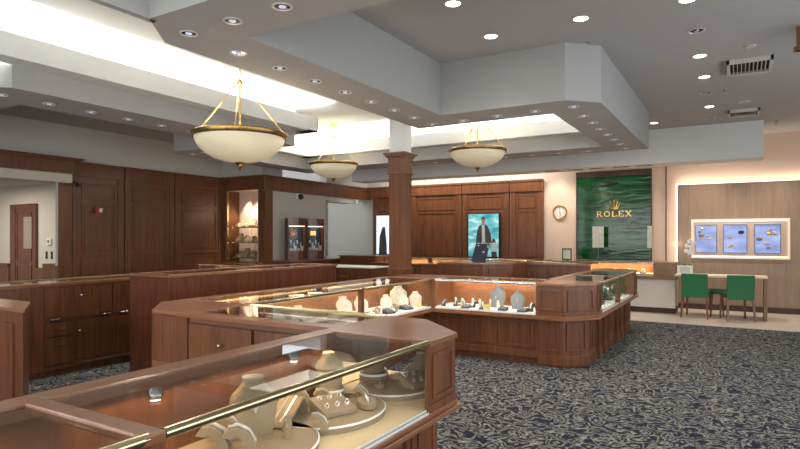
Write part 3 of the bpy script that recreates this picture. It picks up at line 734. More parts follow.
put('bust', -1.79, 1.80, pz, face-.5, 'large beige necklace bust with a small cross pendant in the foreground case', GA, 1.05)
put('bust', -1.86, 2.42, pz+.05, face-.5, 'beige necklace bust on a round riser, middle one in the foreground case', GA, .8)
put('bust', -1.86, 2.84, pz+.05, face-.5, 'beige necklace bust on a round riser at the far end of the foreground case', GA, .85)
put('bust', -1.62, 3.02, ZD+.005, face-.5, 'beige necklace bust half hidden by the foreground case end post', GA, .8)
put('ramp', -1.80, 2.02, pz, .3, 'wide bent ramp with two chains, right of the bust with the cross', GA)
for i, (x, y, r) in enumerate(((-1.80, 1.58, 1.2), (-1.70, 1.62, 1.35), (-1.86, 1.69, 1.3))):
    put('curl', x, y, pz, r+R90-.6, 'curved beige bracelet stand, %s of three left of the cross pendant' % ORD[i], GA, 1.2)
put('curl', -1.90, 2.20, pz, face+.9, 'tall curved bracelet stand at the left edge of the middle platform', GA, 1.1)
put('curl', -1.60, 1.99, pz, face+.6, 'bracelet stand at the front right of the near platform', GA, .8)
put('curl', -1.83, 2.31, pz, face+.9, 'curved bracelet stand just before the middle round riser', GA, .85)
put('curl', -1.70, 2.47, pz, face+.4, 'upright bracelet stand right of the six-ring wedge', GA, .8)
put('curl', -1.66, 2.80, pz, face+.6, 'bracelet stand on the far platform, in front of the farthest bust', GA, .85)
put('curl', -1.68, 3.0, pz, face+.6, 'bracelet stand deepest in the foreground case', GA, 1.0)
put('tray', -1.69, 2.22, pz, face-.2, 'beige wedge tray with six rings on the middle platform', GA, 1.25)
put('tray', -1.58, 2.86, pz, face-.2, 'beige wedge tray of rings on the far platform', GA, 1.2)
put('oval', -1.60, 2.38, pz, face+.9, 'oval pad with three rings at the front right of the middle platform', GA, 1.2)
put('oval', -1.74, 2.54, pz, face+.7, 'oval pad with rings behind the upright bracelet stand', GA, .8)
put('oval', -1.74, 2.72, pz, face+.7, 'dark rimmed ring pad at the left edge of the far platform', GA, .8)
put('oval', -1.62, 1.36, pz, face+.2, 'oval ring pad at the bottom left of the foreground case', GA, .9)
put('oval', -1.56, 1.46, pz, face+.2, 'second oval ring pad at the bottom of the foreground case, right of the first', GA, .9)
put('finger', -1.64, 1.84, pz, face, 'small cone with a ring, left one of the pair below the cross pendant', GA, 1.2)
put('finger', -1.70, 1.90, pz, face, 'small cone with a ring, right one of the pair below the cross pendant', GA, 1.2)
# middle counter, white busts turned to the aisle
GC = 'white stands in the middle counter'
for i, (x, y, s, r) in enumerate(((-3.72, 4.02, 1.15, .9), (-3.74, 4.38, 1.15, 1.0))):
    put('wbust', x, y, ZD, r, 'tilted white necklace bust, %s of two in the near section of the middle counter' % ORD[i], GC, s)
for i, (x, y, s, r) in enumerate(((-3.72, 5.12, 1.3, 1.1), (-3.70, 5.42, 1.2, 1.1), (-3.60, 5.78, .95, .9), (-3.72, 5.98, 1.0, .9), (-3.58, 6.14, 1.0, .8), (-3.74, 6.30, 1.5, .7), (-3.52, 6.34, 1.1, .6))):
    put('wbust', x, y, ZD, r, 'white necklace bust, %s from the left in the far section of the middle counter' % ORD[i], GC, s)
for i in range(7):
    put('wfinger', -3.52-.07*(i % 3), 4.46+.055*i, ZD, 1.2, 'small white ring cone, %s of seven beside the tilted busts' % ORD[i], GC, 1.3)
for i in range(6):
    put('wfinger', -3.50-.08*(i % 2), 5.25+.12*i, ZD, 1.2, 'small white ring cone, %s of six at the front of the far middle section' % ORD[i], GC, 1.1)
for i in range(3):
    put('wtray', -3.48, 5.2+.42*i, ZD, face, 'dark flat ring tray, %s of three along the front of the middle counter' % ORD[i], GC)
put('tray', -3.56, 3.55, ZD, face, 'beige ring wedge behind the cross counter glass', GC)
for i in range(5):
    put('oval', -3.56-.09*(i % 2), 4.16+.16*i, ZD, face, 'beige ring pad, %s of five beside the tilted busts' % ORD[i], GC, .9)
for i in range(4):
    put('curl', -3.50-.1*(i % 2), 5.38+.2*i, ZD, face+.4*(i % 3), 'small bracelet stand, %s of four between the white busts' % ORD[i], GC, .8)
# cross counter contents (seen through its top)
for i in range(3):
    put('wbust', -2.35-.32*i, 2.96, ZD, PI-.3, 'white necklace bust, %s from the right under the cross counter glass' % ORD[i], 'busts in the cross counter', .9)
# amber counter
GD = 'grey stands in the amber lit counter'
put('gbust', -2.60, 6.78, ZD, -.15, 'large grey necklace bust in the amber lit counter', GD, 1.22)
put('gbust', -2.33, 6.76, ZD, .1, 'smaller grey necklace bust right of the large one in the amber lit counter', GD, 1.0)
for i in range(5):
    put('dcurl', -3.24+.13*i, 6.62+.05*(i % 2), ZD, .4*(i % 3)-.3, 'dark bracelet stand, %s from the left in the amber lit counter' % ORD[i], GD, .9)
put('dcurl', -2.12, 6.66, ZD, 0, 'dark bracelet stand at the right end of the amber lit counter', GD, 1.1)
for i in range(4):
    put('wtray', -2.92+.24*i, 6.55, ZD, 0, 'dark ring tray, %s from the left along the front of the amber lit counter' % ORD[i], GD, .8)
for i in range(6):
    put('wfinger', -3.17+.12*i, 6.80-.06*(i % 2), ZD, 0, 'small pale ring cone, %s from the left at the back of the amber lit counter' % ORD[i], GD, 1.6)
for i in range(3):
    put('oval', -3.12+.2*i, 6.72, ZD, .2, 'ring pad, %s from the left in the amber lit counter' % ORD[i], GD, .8)
tag(MB().box(-2.66, -2.57, 6.47, 6.475, ZD, ZD+.075).obj('price_card', 'rosy'), 'small yellow card before the large grey bust', 'card')
tag(MB().box(-3.45, -3.445, 6.28, 6.36, ZD, ZD+.06).obj('price_card', 'rosy'), 'small yellow card at the right end of the middle counter', 'card')
o = MB().box(-2.10, -2.03, 6.72, 6.80, ZD, ZD+.27).obj('grey_board', 'grey', bevel=.004); tag(o, 'upright grey board at the right end of the amber lit counter', 'board')
# right return: green lined trays and stands
for i in range(7):
    t = thing('watch_stand', 'dark watch stand, %s from the near end of the right return counter' % ORD[i], 'watch stand', (-1.62-.06*(i % 2), 7.15+.32*i, ZD), 0, 'watch stands in the right return counter')
    MB().box(-.1, .1, -.09, .09, 0, .02).obj('tray', 'frame_g', t, .003)
    MB().tube([(0, 0, .02), (0, 0, .13)], .02, 10).obj('pillar', 'darks', t)
    MB().tube([(.035*math.cos(a), .02*math.sin(a)*0+.0, .13+.035*math.sin(a)) for a in [2*PI*k/12 for k in range(13)]], .008, 6).obj('watch', 'gem', t)
    MB().box(-.16, -.14, -.13, .13, 0, .22).obj('green_board', 'frame_g', t)
# objects in the watch counter
for i in range(7):
    t = thing('watch_cushion', 'white watch cushion, %s from the left in the counter below the green wall' % ORD[i], 'watch stand', (-3.2+.26*i, 12.2, .76), 0, 'white watch cushions in the counter')
    MB().box(-.06, .06, -.05, .05, 0, .05).obj('cushion', 'linen', t, .008)
    MB().tube([(.03*math.cos(a), -.02, .06+.03*math.sin(a)) for a in [2*PI*k/10 for k in range(11)]], .006, 5).obj('watch', 'gem', t)
# contents of background cases
for i, x in enumerate((-7.9, -7.5, -7.1, -6.7)):
    put('wbust', x, 7.25, ZD, 0, 'white bust, %s from the left in the lit case before the niche' % ORD[i], 'busts before the niche', .8)
for i, x in enumerate((-5.6, -5.3, -5.0, -4.4, -4.05)):
    put('wtray', x, 11.3, ZD, 0, 'dark ring tray, %s from the left in the far amber lit cases' % ORD[i], 'trays in the far cases')

# ------------------------------------------------------------------ niche shelves
for k, z in enumerate((1.02, 1.36, 1.70)):
    lv = ('lowest', 'middle', 'top')[k]
    t = thing('glass_shelf', '%s glass shelf in the lit niche' % lv, 'shelf', (-9.52, 9.44, z-.012), 0, 'niche shelves')
    MB().box(-.48, .48, -.14, .14, 0, .01).obj('shelf_glass', 'glassf', t); MB().box(-.48, .48, -.15, -.14, -.004, .012).obj('shelf_edge', 'brass', t)
    for i in range(4):
        q = thing('boot_stand', 'tan suede display on the %s niche shelf, %s from the left' % (lv, ORD[i]), 'jewellery stand', (-9.84+.21*i, 9.44, z), .25*(i % 3)-.2, 'tan displays on niche shelves')
        q.scale = (1.35, 1.1, 1.3); hh = (.11, .16, .12)[(i+k) % 3]
        MB().loft([[(-.055, -.09, 0), (.055, -.09, 0), (.055, .08, 0), (-.055, .08, 0)], [(-.05, -.085, .03), (.05, -.085, .03), (.05, .08, .05), (-.05, .08, .05)],
                   [(-.04, .0, hh*.7), (.04, .0, hh*.7), (.04, .07, hh*.8), (-.04, .07, hh*.8)], [(-.03, .02, hh), (.03, .02, hh), (.03, .06, hh), (-.03, .06, hh)]]).obj('form', 'suede', q, .006)
        MB().tube([(-.03, -.05, .045), (0, -.07, .05), (.03, -.05, .045)], .006, 6).obj('bracelet', 'gold', q)

# ------------------------------------------------------------------ watch towers
def tower(x, y, label, k):
    t = thing('watch_tower', label, 'display tower', (x, y, .97), R90*.72, 'watch towers on the low counter')
    def bow(w, d0, d1): return [(-w, d0), (-w, -.06), (-w*.6, -.06-d1*.7), (0, -.06-d1), (w*.6, -.06-d1*.7), (w, -.06), (w, d0)]
    MB().prism(bow(.25, .16, .08), 0, .2).obj('tower_base', 'wood_r', t, .004)
    MB().prism(bow(.25, .16, .08), .76, .93).obj('tower_top', 'wood_r', t, .004)
    MB().box(-.25, .25, .14, .16, .2, .76).obj('tower_back', 'navy', t)
    for sx in (-.24, .24): MB().box(sx-.012, sx+.012, -.06, .16, .2, .76).obj('tower_post', 'wood_r', t)
    MB().prism([(-.225, -.062), (-.14, -.115), (0, -.135), (.14, -.115), (.225, -.062), (.225, -.058), (0, -.13), (-.225, -.058)], .2, .76).obj('bow_glass', 'glassf', t)
    MB().box(-.22, .22, -.05, .13, .748, .756).obj('tower_light', 'led', t)
    if k == 0:
        MB().tube([(.08*math.cos(a)-.03, .1, .56+.08*math.sin(a)) for a in [2*PI*i/20 for i in range(21)]], .022, 8).obj('round_emblem', 'copper', t, smooth=True)
        MB().ball((-.03, .1, .56), .05).obj('white_centre', 'linen', t)
    else: MB().box(-.07, .07, .08, .12, .55, .65).obj('amber_card', 'amber', t)
    for i in range(4):
        MB().box(-.17+.1*i, -.10+.1*i, -.02, .04, .2, .26+.05*(i % 2)).obj('watch_cushion', 'linen', t, .006)
    t.scale = (.86, .86, 1)
    for i in range(5):
        MB().box(-.2+.09*i, -.17+.09*i, .10, .135, .3+.06*(i % 2), .38+.06*(i % 2)).obj('steel_piece', 'gem', t, .004)
    return t
tower(-8.5, 9.83, 'left watch tower, with a white and copper round emblem', 0)
tower(-8.5, 10.48, 'right watch tower, with an amber card inside', 1)

# ------------------------------------------------------------------ pendants
def pendant(x, y, zr, zc, label):
    t = thing('bowl_pendant', label, 'pendant lamp', (x, y, zr), 0, 'alabaster bowl pendants')
    R = .435
    prof = [(.012, -.27)]+[(R*math.sin(a), -.27*math.cos(a)) for a in [PI/2*i/14 for i in range(1, 15)]]
    MB().lathe(prof+[(R-.01, 0.0)]+[((R-.012)*math.sin(a), -.258*math.cos(a)) for a in [PI/2*i/14 for i in range(13, 0, -1)]], n=48).obj('bowl', 'bowl', t, smooth=True)
    MB().lathe([(R-.005, -.03), (R+.012, -.035), (R+.026, -.01), (R+.026, .012), (R+.01, .022), (R-.02, .018), (R-.02, -.005)], n=48).obj('rim', 'bronze', t, smooth=True)
    MB().lathe([(.001, -.345), (.012, -.335), (.008, -.322), (.022, -.31), (.022, -.30), (.035, -.287), (.05, -.268), (.085, -.258), (.05, -.25)], n=20).obj('finial', 'bronze', t, smooth=True)
    zt = .52
    for k in range(3):
        a = 2*PI*k/3+.45
        MB().tube([(R*math.cos(a), R*math.sin(a), .02), (.02*math.cos(a), .02*math.sin(a), zt)], .0055, 6).obj('hanging_rod', 'gold', t)
    MB().tube([(0, 0, -.2), (0, 0, zc-zr-.02)], .0085, 8).ball((0, 0, zt), .03, n=8).obj('stem', 'gold', t)
    MB().lathe([(.02, -.05), (.035, -.045), (.07, -.02), (.075, 0)], (0, 0, zc-zr), 20, cap=True).obj('canopy', 'gold', t, smooth=True)
    l = bpy.data.lights.new('bowl_lamp', 'POINT'); l.energy = 7; l.color = (1, .86, .66); l.shadow_soft_size = .12
    o = bpy.data.objects.new('bowl_lamp', l); COL.objects.link(o); o.parent = t; o.location = (0, 0, .14)
pendant(-4.21, 4.04, 2.475, 3.6, 'nearest and largest looking bowl pendant, hanging over the left counters')
pendant(-6.57, 8.66, 2.85, 3.6, 'bowl pendant hanging left of the column, its whole stem and canopy in view')
pendant(-3.57, 8.45, 2.85, 3.6, 'bowl pendant hanging right of the column, over the amber lit counter')

# ------------------------------------------------------------------ ceiling lamps
def dl_proto(kind):
    t = thing('downlight', '', 'downlight')
    R = .075 if kind != 'small' else .062
    MB().lathe([(R, 0), (R+.004, -.006), (R*.86, -.008), (R*.82, 0)], n=24).obj('trim_ring', 'trimring', t, smooth=True)
    if kind == 'lit':
        MB().lathe([(.001, -.002), (R*.84, -.002)], n=24).obj('lens', 'lit', t)
    else:
        MB().lathe([(.001, -.0015), (R*.83, -.0015)], n=24).obj('reflector', 'reflector' if kind == 'small' else 'ventd', t)
        MB().ball((0, 0, -.004), .024, 1, 1, .3, 8).obj('bulb', 'bulb_off' if kind == 'small' else 'chrome', t)
    return t
DP = {k: dl_proto(k) for k in ('lit', 'small', 'dark')}; du = set()
def dl(kind, x, y, z, label, group):
    if kind in du: return dup(DP[kind], (x, y, z), 0, label, group)
    du.add(kind); o = DP[kind]; o.location = (x, y, z); o['label'] = label; o['group'] = group; return o
G1 = 'round downlights in the flat grey ceiling'
for x, y, lab in ((-2.13, 4.5, 'lit round downlight at the top edge, left of all others'), (-2.15, 5.43, 'lit round downlight above the soffit corner, second from the left'),
               (-1.26, 5.41, 'lit round downlight alone between the soffit corner and the right hand row'), (-.38, 5.44, 'lit downlight at the top picture edge, nearest of the right hand row'), (-.38, 7.2, 'lit downlight, nearer of the two left of the large air vent'),
               (-.38, 8.17, 'lit downlight just below the air vent level in the right hand row'), (-.40, 10.08, 'lit downlight right above the beam in the right hand row'),
               (-1.30, 11.02, 'small lit downlight close to the soffit outer corner')):
    dl('lit', x, y, 3.499, lab, G1); spot('downlight_lamp', (x, y, 3.47), 26, (1, .90, .80), 105, .8)
for x, y, lab in ((-.36, 6.3, 'dark open downlight above the two lit ones by the large vent'), (-.40, 9.09, 'dark downlight beside the sprinkler head'), (-.42, 11.07, 'dark downlight nearest the beam')):
    dl('dark', x, y, 3.499, lab, G1)
G2 = 'small recessed spotlights in the soffit'
def row(pts, lab, n0='from near end'):
    for i, (x, y) in enumerate(pts):
        nm = ORD[i] if i < 12 else str(i)
        dl('small', x, y, 2.899, 'recessed spotlight, %s %s in %s' % (nm, n0, lab), G2)
row([(-3.32, 3.17+.463*i) for i in range(8)], 'soffit band beside nearest bowl pendant')
row([(-3.30, 2.69), (-2.86, 2.68), (-2.42, 2.67), (-1.98, 2.66)], 'soffit strip at top picture edge', 'from the left')
row([(-2.89, 6.40), (-2.44, 6.36), (-1.98, 6.34), (-1.55, 6.33)], 'soffit before the right bowl pendant', 'from the left')
row([(-1.57, 6.87+.475*i) for i in range(7)], 'the right hand soffit band')
row([(-2.15-.47*i, 9.72) for i in range(7)], 'far soffit behind the right bowl pendant', 'from the right')
row([(-6.33, 2.90+.46*i) for i in range(6)], 'left soffit above dark wood wall')
row([(-7.74, 6.62), (-8.05, 6.65), (-8.05, 7.12)], 'the far left soffit corner', 'from the right')
for x, y, p in ((-3.32, 3.17, 10), (-3.32, 4.56, 12), (-3.32, 5.95, 12), (-2.44, 6.36, 12), (-1.57, 6.87, 12), (-1.57, 8.26, 12), (-1.57, 9.5, 10), (-2.86, 2.68, 10), (-3.5, 9.72, 12), (-5.4, 9.72, 12),
                (-6.33, 3.36, 9), (-6.33, 4.74, 9), (-8.0, 6.9, 14), (-6.33, 5.2, 12), (-6.33, 2.9, 9), (-4.4, 9.72, 12), (-2.0, 2.0, 0)):
    if p: spot('soffit_lamp', (x, y, 2.87), p*2.0, (1, .90, .80), 135, .6)
# beam slot lamps
for i, x in enumerate((-3.72, -3.2, -2.72, -2.22, -1.75)):
    t = thing('slot_lamp', 'black slot of small lamps in the beam underside, %s from the left' % ORD[i], 'lamp', (x*.905+.0, 11.93, 2.858), 0, 'slot lamps in the beam')
    MB().box(-.14, .14, -.04, .04, -.006, .0).obj('slot', 'ventd', t)
    for k in range(4): MB().ball((-.1+.067*k, 0, -.007), .014, 1, 1, .4, 6).obj('lamp_lens', 'trimring', t)
for x in (-3.62, -2.9, -2.1): spot('wall_wash', (x, 12.55, 3.4), 36, (1, .84, .70), 75, .8, (math.radians(18), 0, 0))
for x in (-7.0, -6.1, -5.2, -4.35): spot('panel_wash', (x, 12.55, 3.42), 22, (1, .88, .76), 95, .9, (math.radians(12), 0, 0))
spot('clock_wash', (-3.6, 12.9, 3.2), 12, (1, .86, .72), 60, .5, (math.radians(14), 0, 0))
area('wall_band_wash', (-5.9, 12.7, 3.4), (4.4, .3), 34, (1, .94, .86), (math.radians(20), 0, 0))
for x in (-.6, .6): spot('table_wash', (x, 12.4, 3.45), 80, (1, .86, .72), 95, .8)
# vents, plates, sprinkler
def vent(x, y, label, sx=.32, sy=.2):
    t = thing('air_vent', label, 'air vent', (x, y, 3.5), 0, 'ceiling air vents')
    MB().box(-sx, sx, -sy, -sy+.035, -.05, 0).box(-sx, sx, sy-.035, sy, -.05, 0).box(-sx, -sx+.035, -sy, sy, -.05, 0).box(sx-.035, sx, -sy, sy, -.05, 0).obj('frame', 'vent', t, .003)
    MB().box(-sx+.035, sx-.035, -sy+.035, sy-.035, -.006, -.002).obj('backing', 'ventd', t)
    for i in range(9):
        xx = -sx+.07+i*(2*sx-.14)/8
        MB().box(xx-.004, xx+.004, -sy+.035, sy-.035, -.045, -.01).obj('slat', 'vent', t)
vent(.10, 7.86, 'large slatted air vent in the flat ceiling near the top right', .23, .30)
vent(.06, 10.75, 'smaller far air vent just above the beam', .22, .22)
tag(MB().lathe([(.001, -.012), (.05, -.012), (.055, 0)], (.10, 7.11, 3.5), 20).obj('cover_plate', 'vent'), 'small round cover plate before the large air vent', 'ceiling plate')
tag(MB().lathe([(.001, -.012), (.085, -.012), (.09, 0)], (.06, 10.0, 3.5), 20).obj('cover_plate', 'vent'), 'round cover plate between the two air vents', 'ceiling plate')
tag(MB().lathe([(.035, 0), (.03, -.008), (.012, -.01), (.01, -.05), (.03, -.055), (.03, -.06)], (-.18, 8.93, 3.5), 14, cap=True).obj('sprinkler_head', 'chrome'), 'small sprinkler head between the downlight row and the vents', 'sprinkler')
tag(MB().lathe([(.035, 0), (.03, -.008), (.012, -.01), (.01, -.05), (.03, -.055), (.03, -.06)], (.55, 11.97, 3.5), 14, cap=True).obj('sprinkler_head', 'chrome'), 'sprinkler head at the right end of the beam', 'sprinkler')
struct('trim_21', MB().box(.47, 3.2, 6.67, 6.73, 3.27, 3.5).box(.45, 3.2, 6.65, 6.75, 3.27, 3.3), 'wood', 'wooden valance end at the right picture edge near the ceiling', 'trim')

# ------------------------------------------------------------------ green panel, sign, clock
tW = thing('green_wall_panel', 'large rippled green glass wall panel behind the gold sign', 'wall panel', (-2.40, 13.3, .95))
MB().box(-.77, .77, -.05, -.0, 0, 1.87).obj('glass_sheet', 'wave', tW)
MB().box(-.79, .79, -.07, -.0, 1.87, 1.99).obj('head_band', 'brownh', tW)
MB().box(-.79, -.77, -.06, 0, 0, 1.87).box(.77, .79, -.06, 0, 0, 1.87).obj('edge_trim', 'brownh', tW)
tS_ = thing('gold_sign', 'gold crown and lettering on the green glass panel', 'sign', (-2.365, 13.235, 1.93))
def bars(name, segs, x0, w, h, par, th=.02):
    m_ = MB()
    for s in segs:
        (ax, az), (bx, bz), t_ = s
        a = Vector((x0+ax*w, az*h)); b = Vector((x0+bx*w, bz*h)); d = (b-a).normalized(); n = Vector((-d.y, d.x))*t_*h/2
        q = [a+n, b+n, b-n, a-n]
        m_.loft([[(v.x, y, v.y) for v in q] for y in (-th, 0)])
    return m_.obj(name, 'gold', par)
def arc(cx, cz, rx, rz, a0, a1, n=10, t_=.16):
    P = [(cx+rx*math.cos(a0+(a1-a0)*i/n), cz+rz*math.sin(a0+(a1-a0)*i/n)) for i in range(n+1)]
    return [(P[i], P[i+1], t_) for i in range(n)]
def serif(x, z, w=.17): return ((x-w, z), (x+w, z), .07)
lh = .118; lw = .12; gap = .152; sx0 = -.37
bars('letter_r', [((.15, 0), (.15, 1), .17), serif(.15, .03), ((0, .97), (.5, .97), .07)]+arc(.45, .74, .3, .24, PI/2, -PI/2, 8, .11)+[((.15, .5), (.45, .5), .07), ((.45, .5), (.85, .0), .15), ((.75, .03), (1.02, .03), .07)], sx0, lw, lh, tS_)
bars('letter_o', arc(.55, .5, .46, .46, 0, 2*PI, 20, .14), sx0+gap, lw, lh, tS_)
bars('letter_l', [((.2, 0), (.2, 1), .17), serif(.2, .97), ((.03, .03), (.9, .03), .08), ((.88, 0), (.92, .28), .07)], sx0+gap*2.08, lw, lh, tS_)
bars('letter_e', [((.2, 0), (.2, 1), .17), ((.03, .97), (.9, .97), .08), ((.03, .03), (.92, .03), .08), ((.2, .5), (.65, .5), .07), ((.9, 1), (.88, .76), .07), ((.92, 0), (.94, .26), .07), ((.65, .38), (.65, .62), .07)], sx0+gap*2.98, lw, lh, tS_)
bars('letter_x', [((.1, 1), (.9, 0), .17), ((.88, 1), (.1, 0), .08), serif(.12, .97), serif(.88, .97), serif(.12, .03), serif(.9, .03)], sx0+gap*3.98, lw, lh, tS_)
cw = MB()
for i in range(5):
    a = math.radians(-34+17*i); bx, bz = .07*(i-2)*.42, .055; L = (.125, .15, .165, .15, .125)[i]
    tx, tz = bx+math.sin(a)*L*.95, bz+math.cos(a)*L*.85
    cw.tube([(bx*1.0, -.012, bz-.03), (tx, -.012, tz)], [.018, .007], 8).ball((tx, -.012, tz+.008), .014, n=8)
cw.lathe([(.05, -.012), (.058, 0), (.05, .012)], (0, -.01, .028), 20, 1, .25, True)
o = cw.obj('crown', 'gold', tS_, smooth=True); o.location = (0, 0, .140)
ck = thing('wall_clock', 'round gold rimmed wall clock on the blush wall', 'clock', (-3.57, 13.3, 2.06))
rt = Matrix.Rotation(PI/2, 4, 'X')
def lay(mb): bmesh.ops.transform(mb.bm, matrix=rt, verts=mb.bm.verts); return mb
lay(MB().lathe([(.135, 0), (.165, 0), (.165, .03), (.15, .045), (.135, .03)], n=40)).obj('rim', 'gold', ck, smooth=True)
lay(MB().lathe([(.001, .02), (.136, .02)], n=40)).obj('dial', 'white', ck)
m_ = MB()
for i in range(12):
    a = 2*PI*i/12; m_.box(-.006, .006, -.024, -.021, .095, .122, Matrix.Rotation(a, 3, 'Y'), (0, -.022, 0))
m_.obj('hour_marks', 'black', ck)
MB().box(-.006, .006, -.03, -.026, -.01, .08, Matrix.Rotation(2.9, 3, 'Y'), (0, -.028, 0)).obj('hour_hand', 'black', ck)
MB().box(-.004, .004, -.034, -.03, -.01, .11, Matrix.Rotation(-.1, 3, 'Y'), (0, -.03, 0)).obj('minute_hand', 'black', ck)
# framed card on counter and light cards
pf = thing('picture_frame', 'small dark green framed card standing at the left end of the watch counter', 'picture frame', (-3.17, 12.35, .99), .1)
MB().box(-.1, .1, 0, .02, 0, .25).obj('frame', 'frame_g', pf, .003); MB().box(-.075, .075, -.004, 0, .03, .22).obj('card', 'paper', pf)
MB().box(-.02, .02, .02, .1, 0, .015).obj('foot', 'frame_g', pf)
for i, (x, w, lab) in enumerate(((-2.66, .12, 'pale sketch card left below the gold lettering'), (-1.62, .045, 'pale sketch card at the right edge of the green panel'))):
    q = thing('sketch_card', lab, 'card', (x, 13.0, .99))
    MB().box(-w, w, 0, .012, .26, .72).obj('card', 'paper', q); MB().box(-.004, .004, .012, .018, 0, .3).obj('stand', 'grey', q)
struct('trim_22', MB().box(-3.45, -1.45, 12.67, 13.25, 0, .975), 'oak_d', 'low veneered ledge below the green panel', 'trim')

# ------------------------------------------------------------------ lit picture niche on oak wall
nb = thing('jewellery_showcase', 'wide glowing wall frame holding three blue display boards', 'wall showcase', (-.01, 13.18, 1.445))
MB().box(-.84, .84, -.03, 0, .36, .395).box(-.84, .84, -.03, 0, -.395, -.36).box(-.84, -.80, -.03, 0, -.36, .36).box(.80, .84, -.03, 0, -.36, .36).obj('frame', 'glowf', nb)
MB().box(-.80, .80, -.012, 0, -.36, .36).obj('backing', 'stone', nb)
MB().box(-.8, .8, -.02, -.012, .345, .358).box(-.8, .8, -.02, -.012, -.358, -.345).obj('light_strip', 'led', nb)
for i, (x0, x1) in enumerate(((-.78, -.37), (-.29, .15), (.24, .70))):
    b_ = MB().box(x0+.02, x1-.01, -.05, -.012, -.285, .285).obj('display_board', 'bluep', nb)
    MB().rect_frame((x0+.02, -.05), (x1-.01, -.05), -.285, .285, .01, .01).obj('board_frame', 'grey', b_)
    rr = random.Random(i+3)
    for k in range(6):
        cx, cz = x0+.09+rr.random()*(x1-x0-.18), -.18+rr.random()*.38
        MB().ball((cx, -.055, cz), .022+rr.random()*.022, 1.3, .3, .8, 6).obj('jewel_motif', ('gold', 'linen', 'navy' if i == 1 else 'suede')[k % 3], b_, smooth=True)

# ------------------------------------------------------------------ teal poster and its figure
ps = thing('lit_poster', 'teal lit poster of a person in a dark open coat standing before the sea', 'poster', (-5.40, 13.2, 1.0)); ps.scale = (1, 1, .95)
MB().box(-.42, .42, -.06, 0, -.02, 1.12).obj('frame', 'black', ps, .003)
MB().box(-.395, .395, -.066, -.06, 0, 1.1).obj('print', 'poster', ps)
def flat(name, polys, mat, y, par, dz=0):
    m_ = MB()
    for pl in polys: m_.loft([[(x, yy, z) for x, z in pl] for yy in (y, y-.002)])
    return m_.obj(name, mat, par)
flat('printed_coat', [[(-.17, .2), (-.14, .62), (-.1, .78), (-.035, .83), (.05, .83), (.1, .78), (.16, .6), (.19, .32), (.14, .28), (.1, .3), (-.1, .3), (-.13, .25)]], 'coat', -.067, ps)
flat('printed_shirt', [[(-.025, .36), (-.03, .82), (.03, .82), (.045, .36)]], 'shirt', -.070, ps)
for o in kids(ps):
    if o.name.startswith(('printed_coat', 'printed_shirt')): o.scale = (1.2, 1, 1)
flat('printed_head', [[(-.045, .88), (-.04, .97), (-.015, 1.0), (.025, 1.0), (.045, .96), (.045, .89), (.02, .84), (-.02, .84)]], 'skin', -.070, ps)
flat('printed_hair', [[(-.05, .93), (-.05, .99), (-.02, 1.03), (.03, 1.03), (.055, .98), (.05, .94), (.035, .975), (-.03, .975)]], 'coat', -.073, ps)
flat('printed_hands', [[(-.2, .24), (-.17, .3), (-.14, .28), (-.15, .2)], [(.15, .3), (.18, .33), (.2, .27), (.17, .22)]], 'skin', -.070, ps)
flat('printed_trousers', [[(-.1, .0), (-.09, .31), (.1, .31), (.11, .0)]], 'darks', -.0665, ps)
flat('printed_lettering', [[(-.16+.1*i, .335), (-.16+.1*i, .352), (-.08+.1*i, .352), (-.08+.1*i, .335)] for i in range(4)]+[[(-.33, 1.03), (-.33, 1.06), (-.3, 1.06), (-.3, 1.03)]], 'white', -.0755, ps)
lay_ = MB().lathe([(.05, 0), (.105, 0), (.105, .006), (.05, .006)], n=24); bmesh.ops.transform(lay_.bm, matrix=Matrix.Translation((.27, -.066, .25)) @ rt, verts=lay_.bm.verts)
lay_.obj('printed_watch', 'shirt', ps)
flat('printed_watch_strap', [[(.22, .0), (.2, .13), (.34, .13), (.36, .0)], [(.22, .36), (.24, .46), (.3, .46), (.33, .36)]], 'coat', -.067, ps)
p2 = thing('lit_poster', 'narrow lit poster half hidden behind the column', 'poster', (-8.15, 13.2, 1.0))
MB().box(-.4, .3, -.04, 0, 0, 1.08).obj('frame', 'black', p2); MB().box(-.38, .28, -.044, -.04, .02, 1.06).obj('print', plain('pale_print', srgb(200, 208, 215), .4, emit=(.8, .85, .9, 1), es=.5), p2)
flat('printed_figure', [[(-.3, .02), (-.27, .5), (-.18, .75), (-.1, .75), (-.05, .3), (-.04, .02)]], 'coat', -.045, p2)
# navy card stand on cash desk
cs = thing('card_stand', 'navy tilted card stand with a small emblem on the cash desk', 'card stand', (-3.60, 8.55, 1.07), .15); cs.scale = (.88, 1, .82)
MB().box(-.14, .12, 0, .02, .0, .32, Matrix.Rotation(-.25, 3, 'X') @ Matrix.Rotation(.18, 3, 'Y'), (0, 0, 0)).obj('card', 'navy', cs, .003)
MB().box(.03, .06, -.008, -.002, .21, .24, Matrix.Rotation(-.25, 3, 'X') @ Matrix.Rotation(.18, 3, 'Y'), (0, 0, 0)).obj('emblem', 'shirt', cs)
MB().box(-.1, .1, -.02, .12, 0, .012).obj('foot', 'navy', cs)

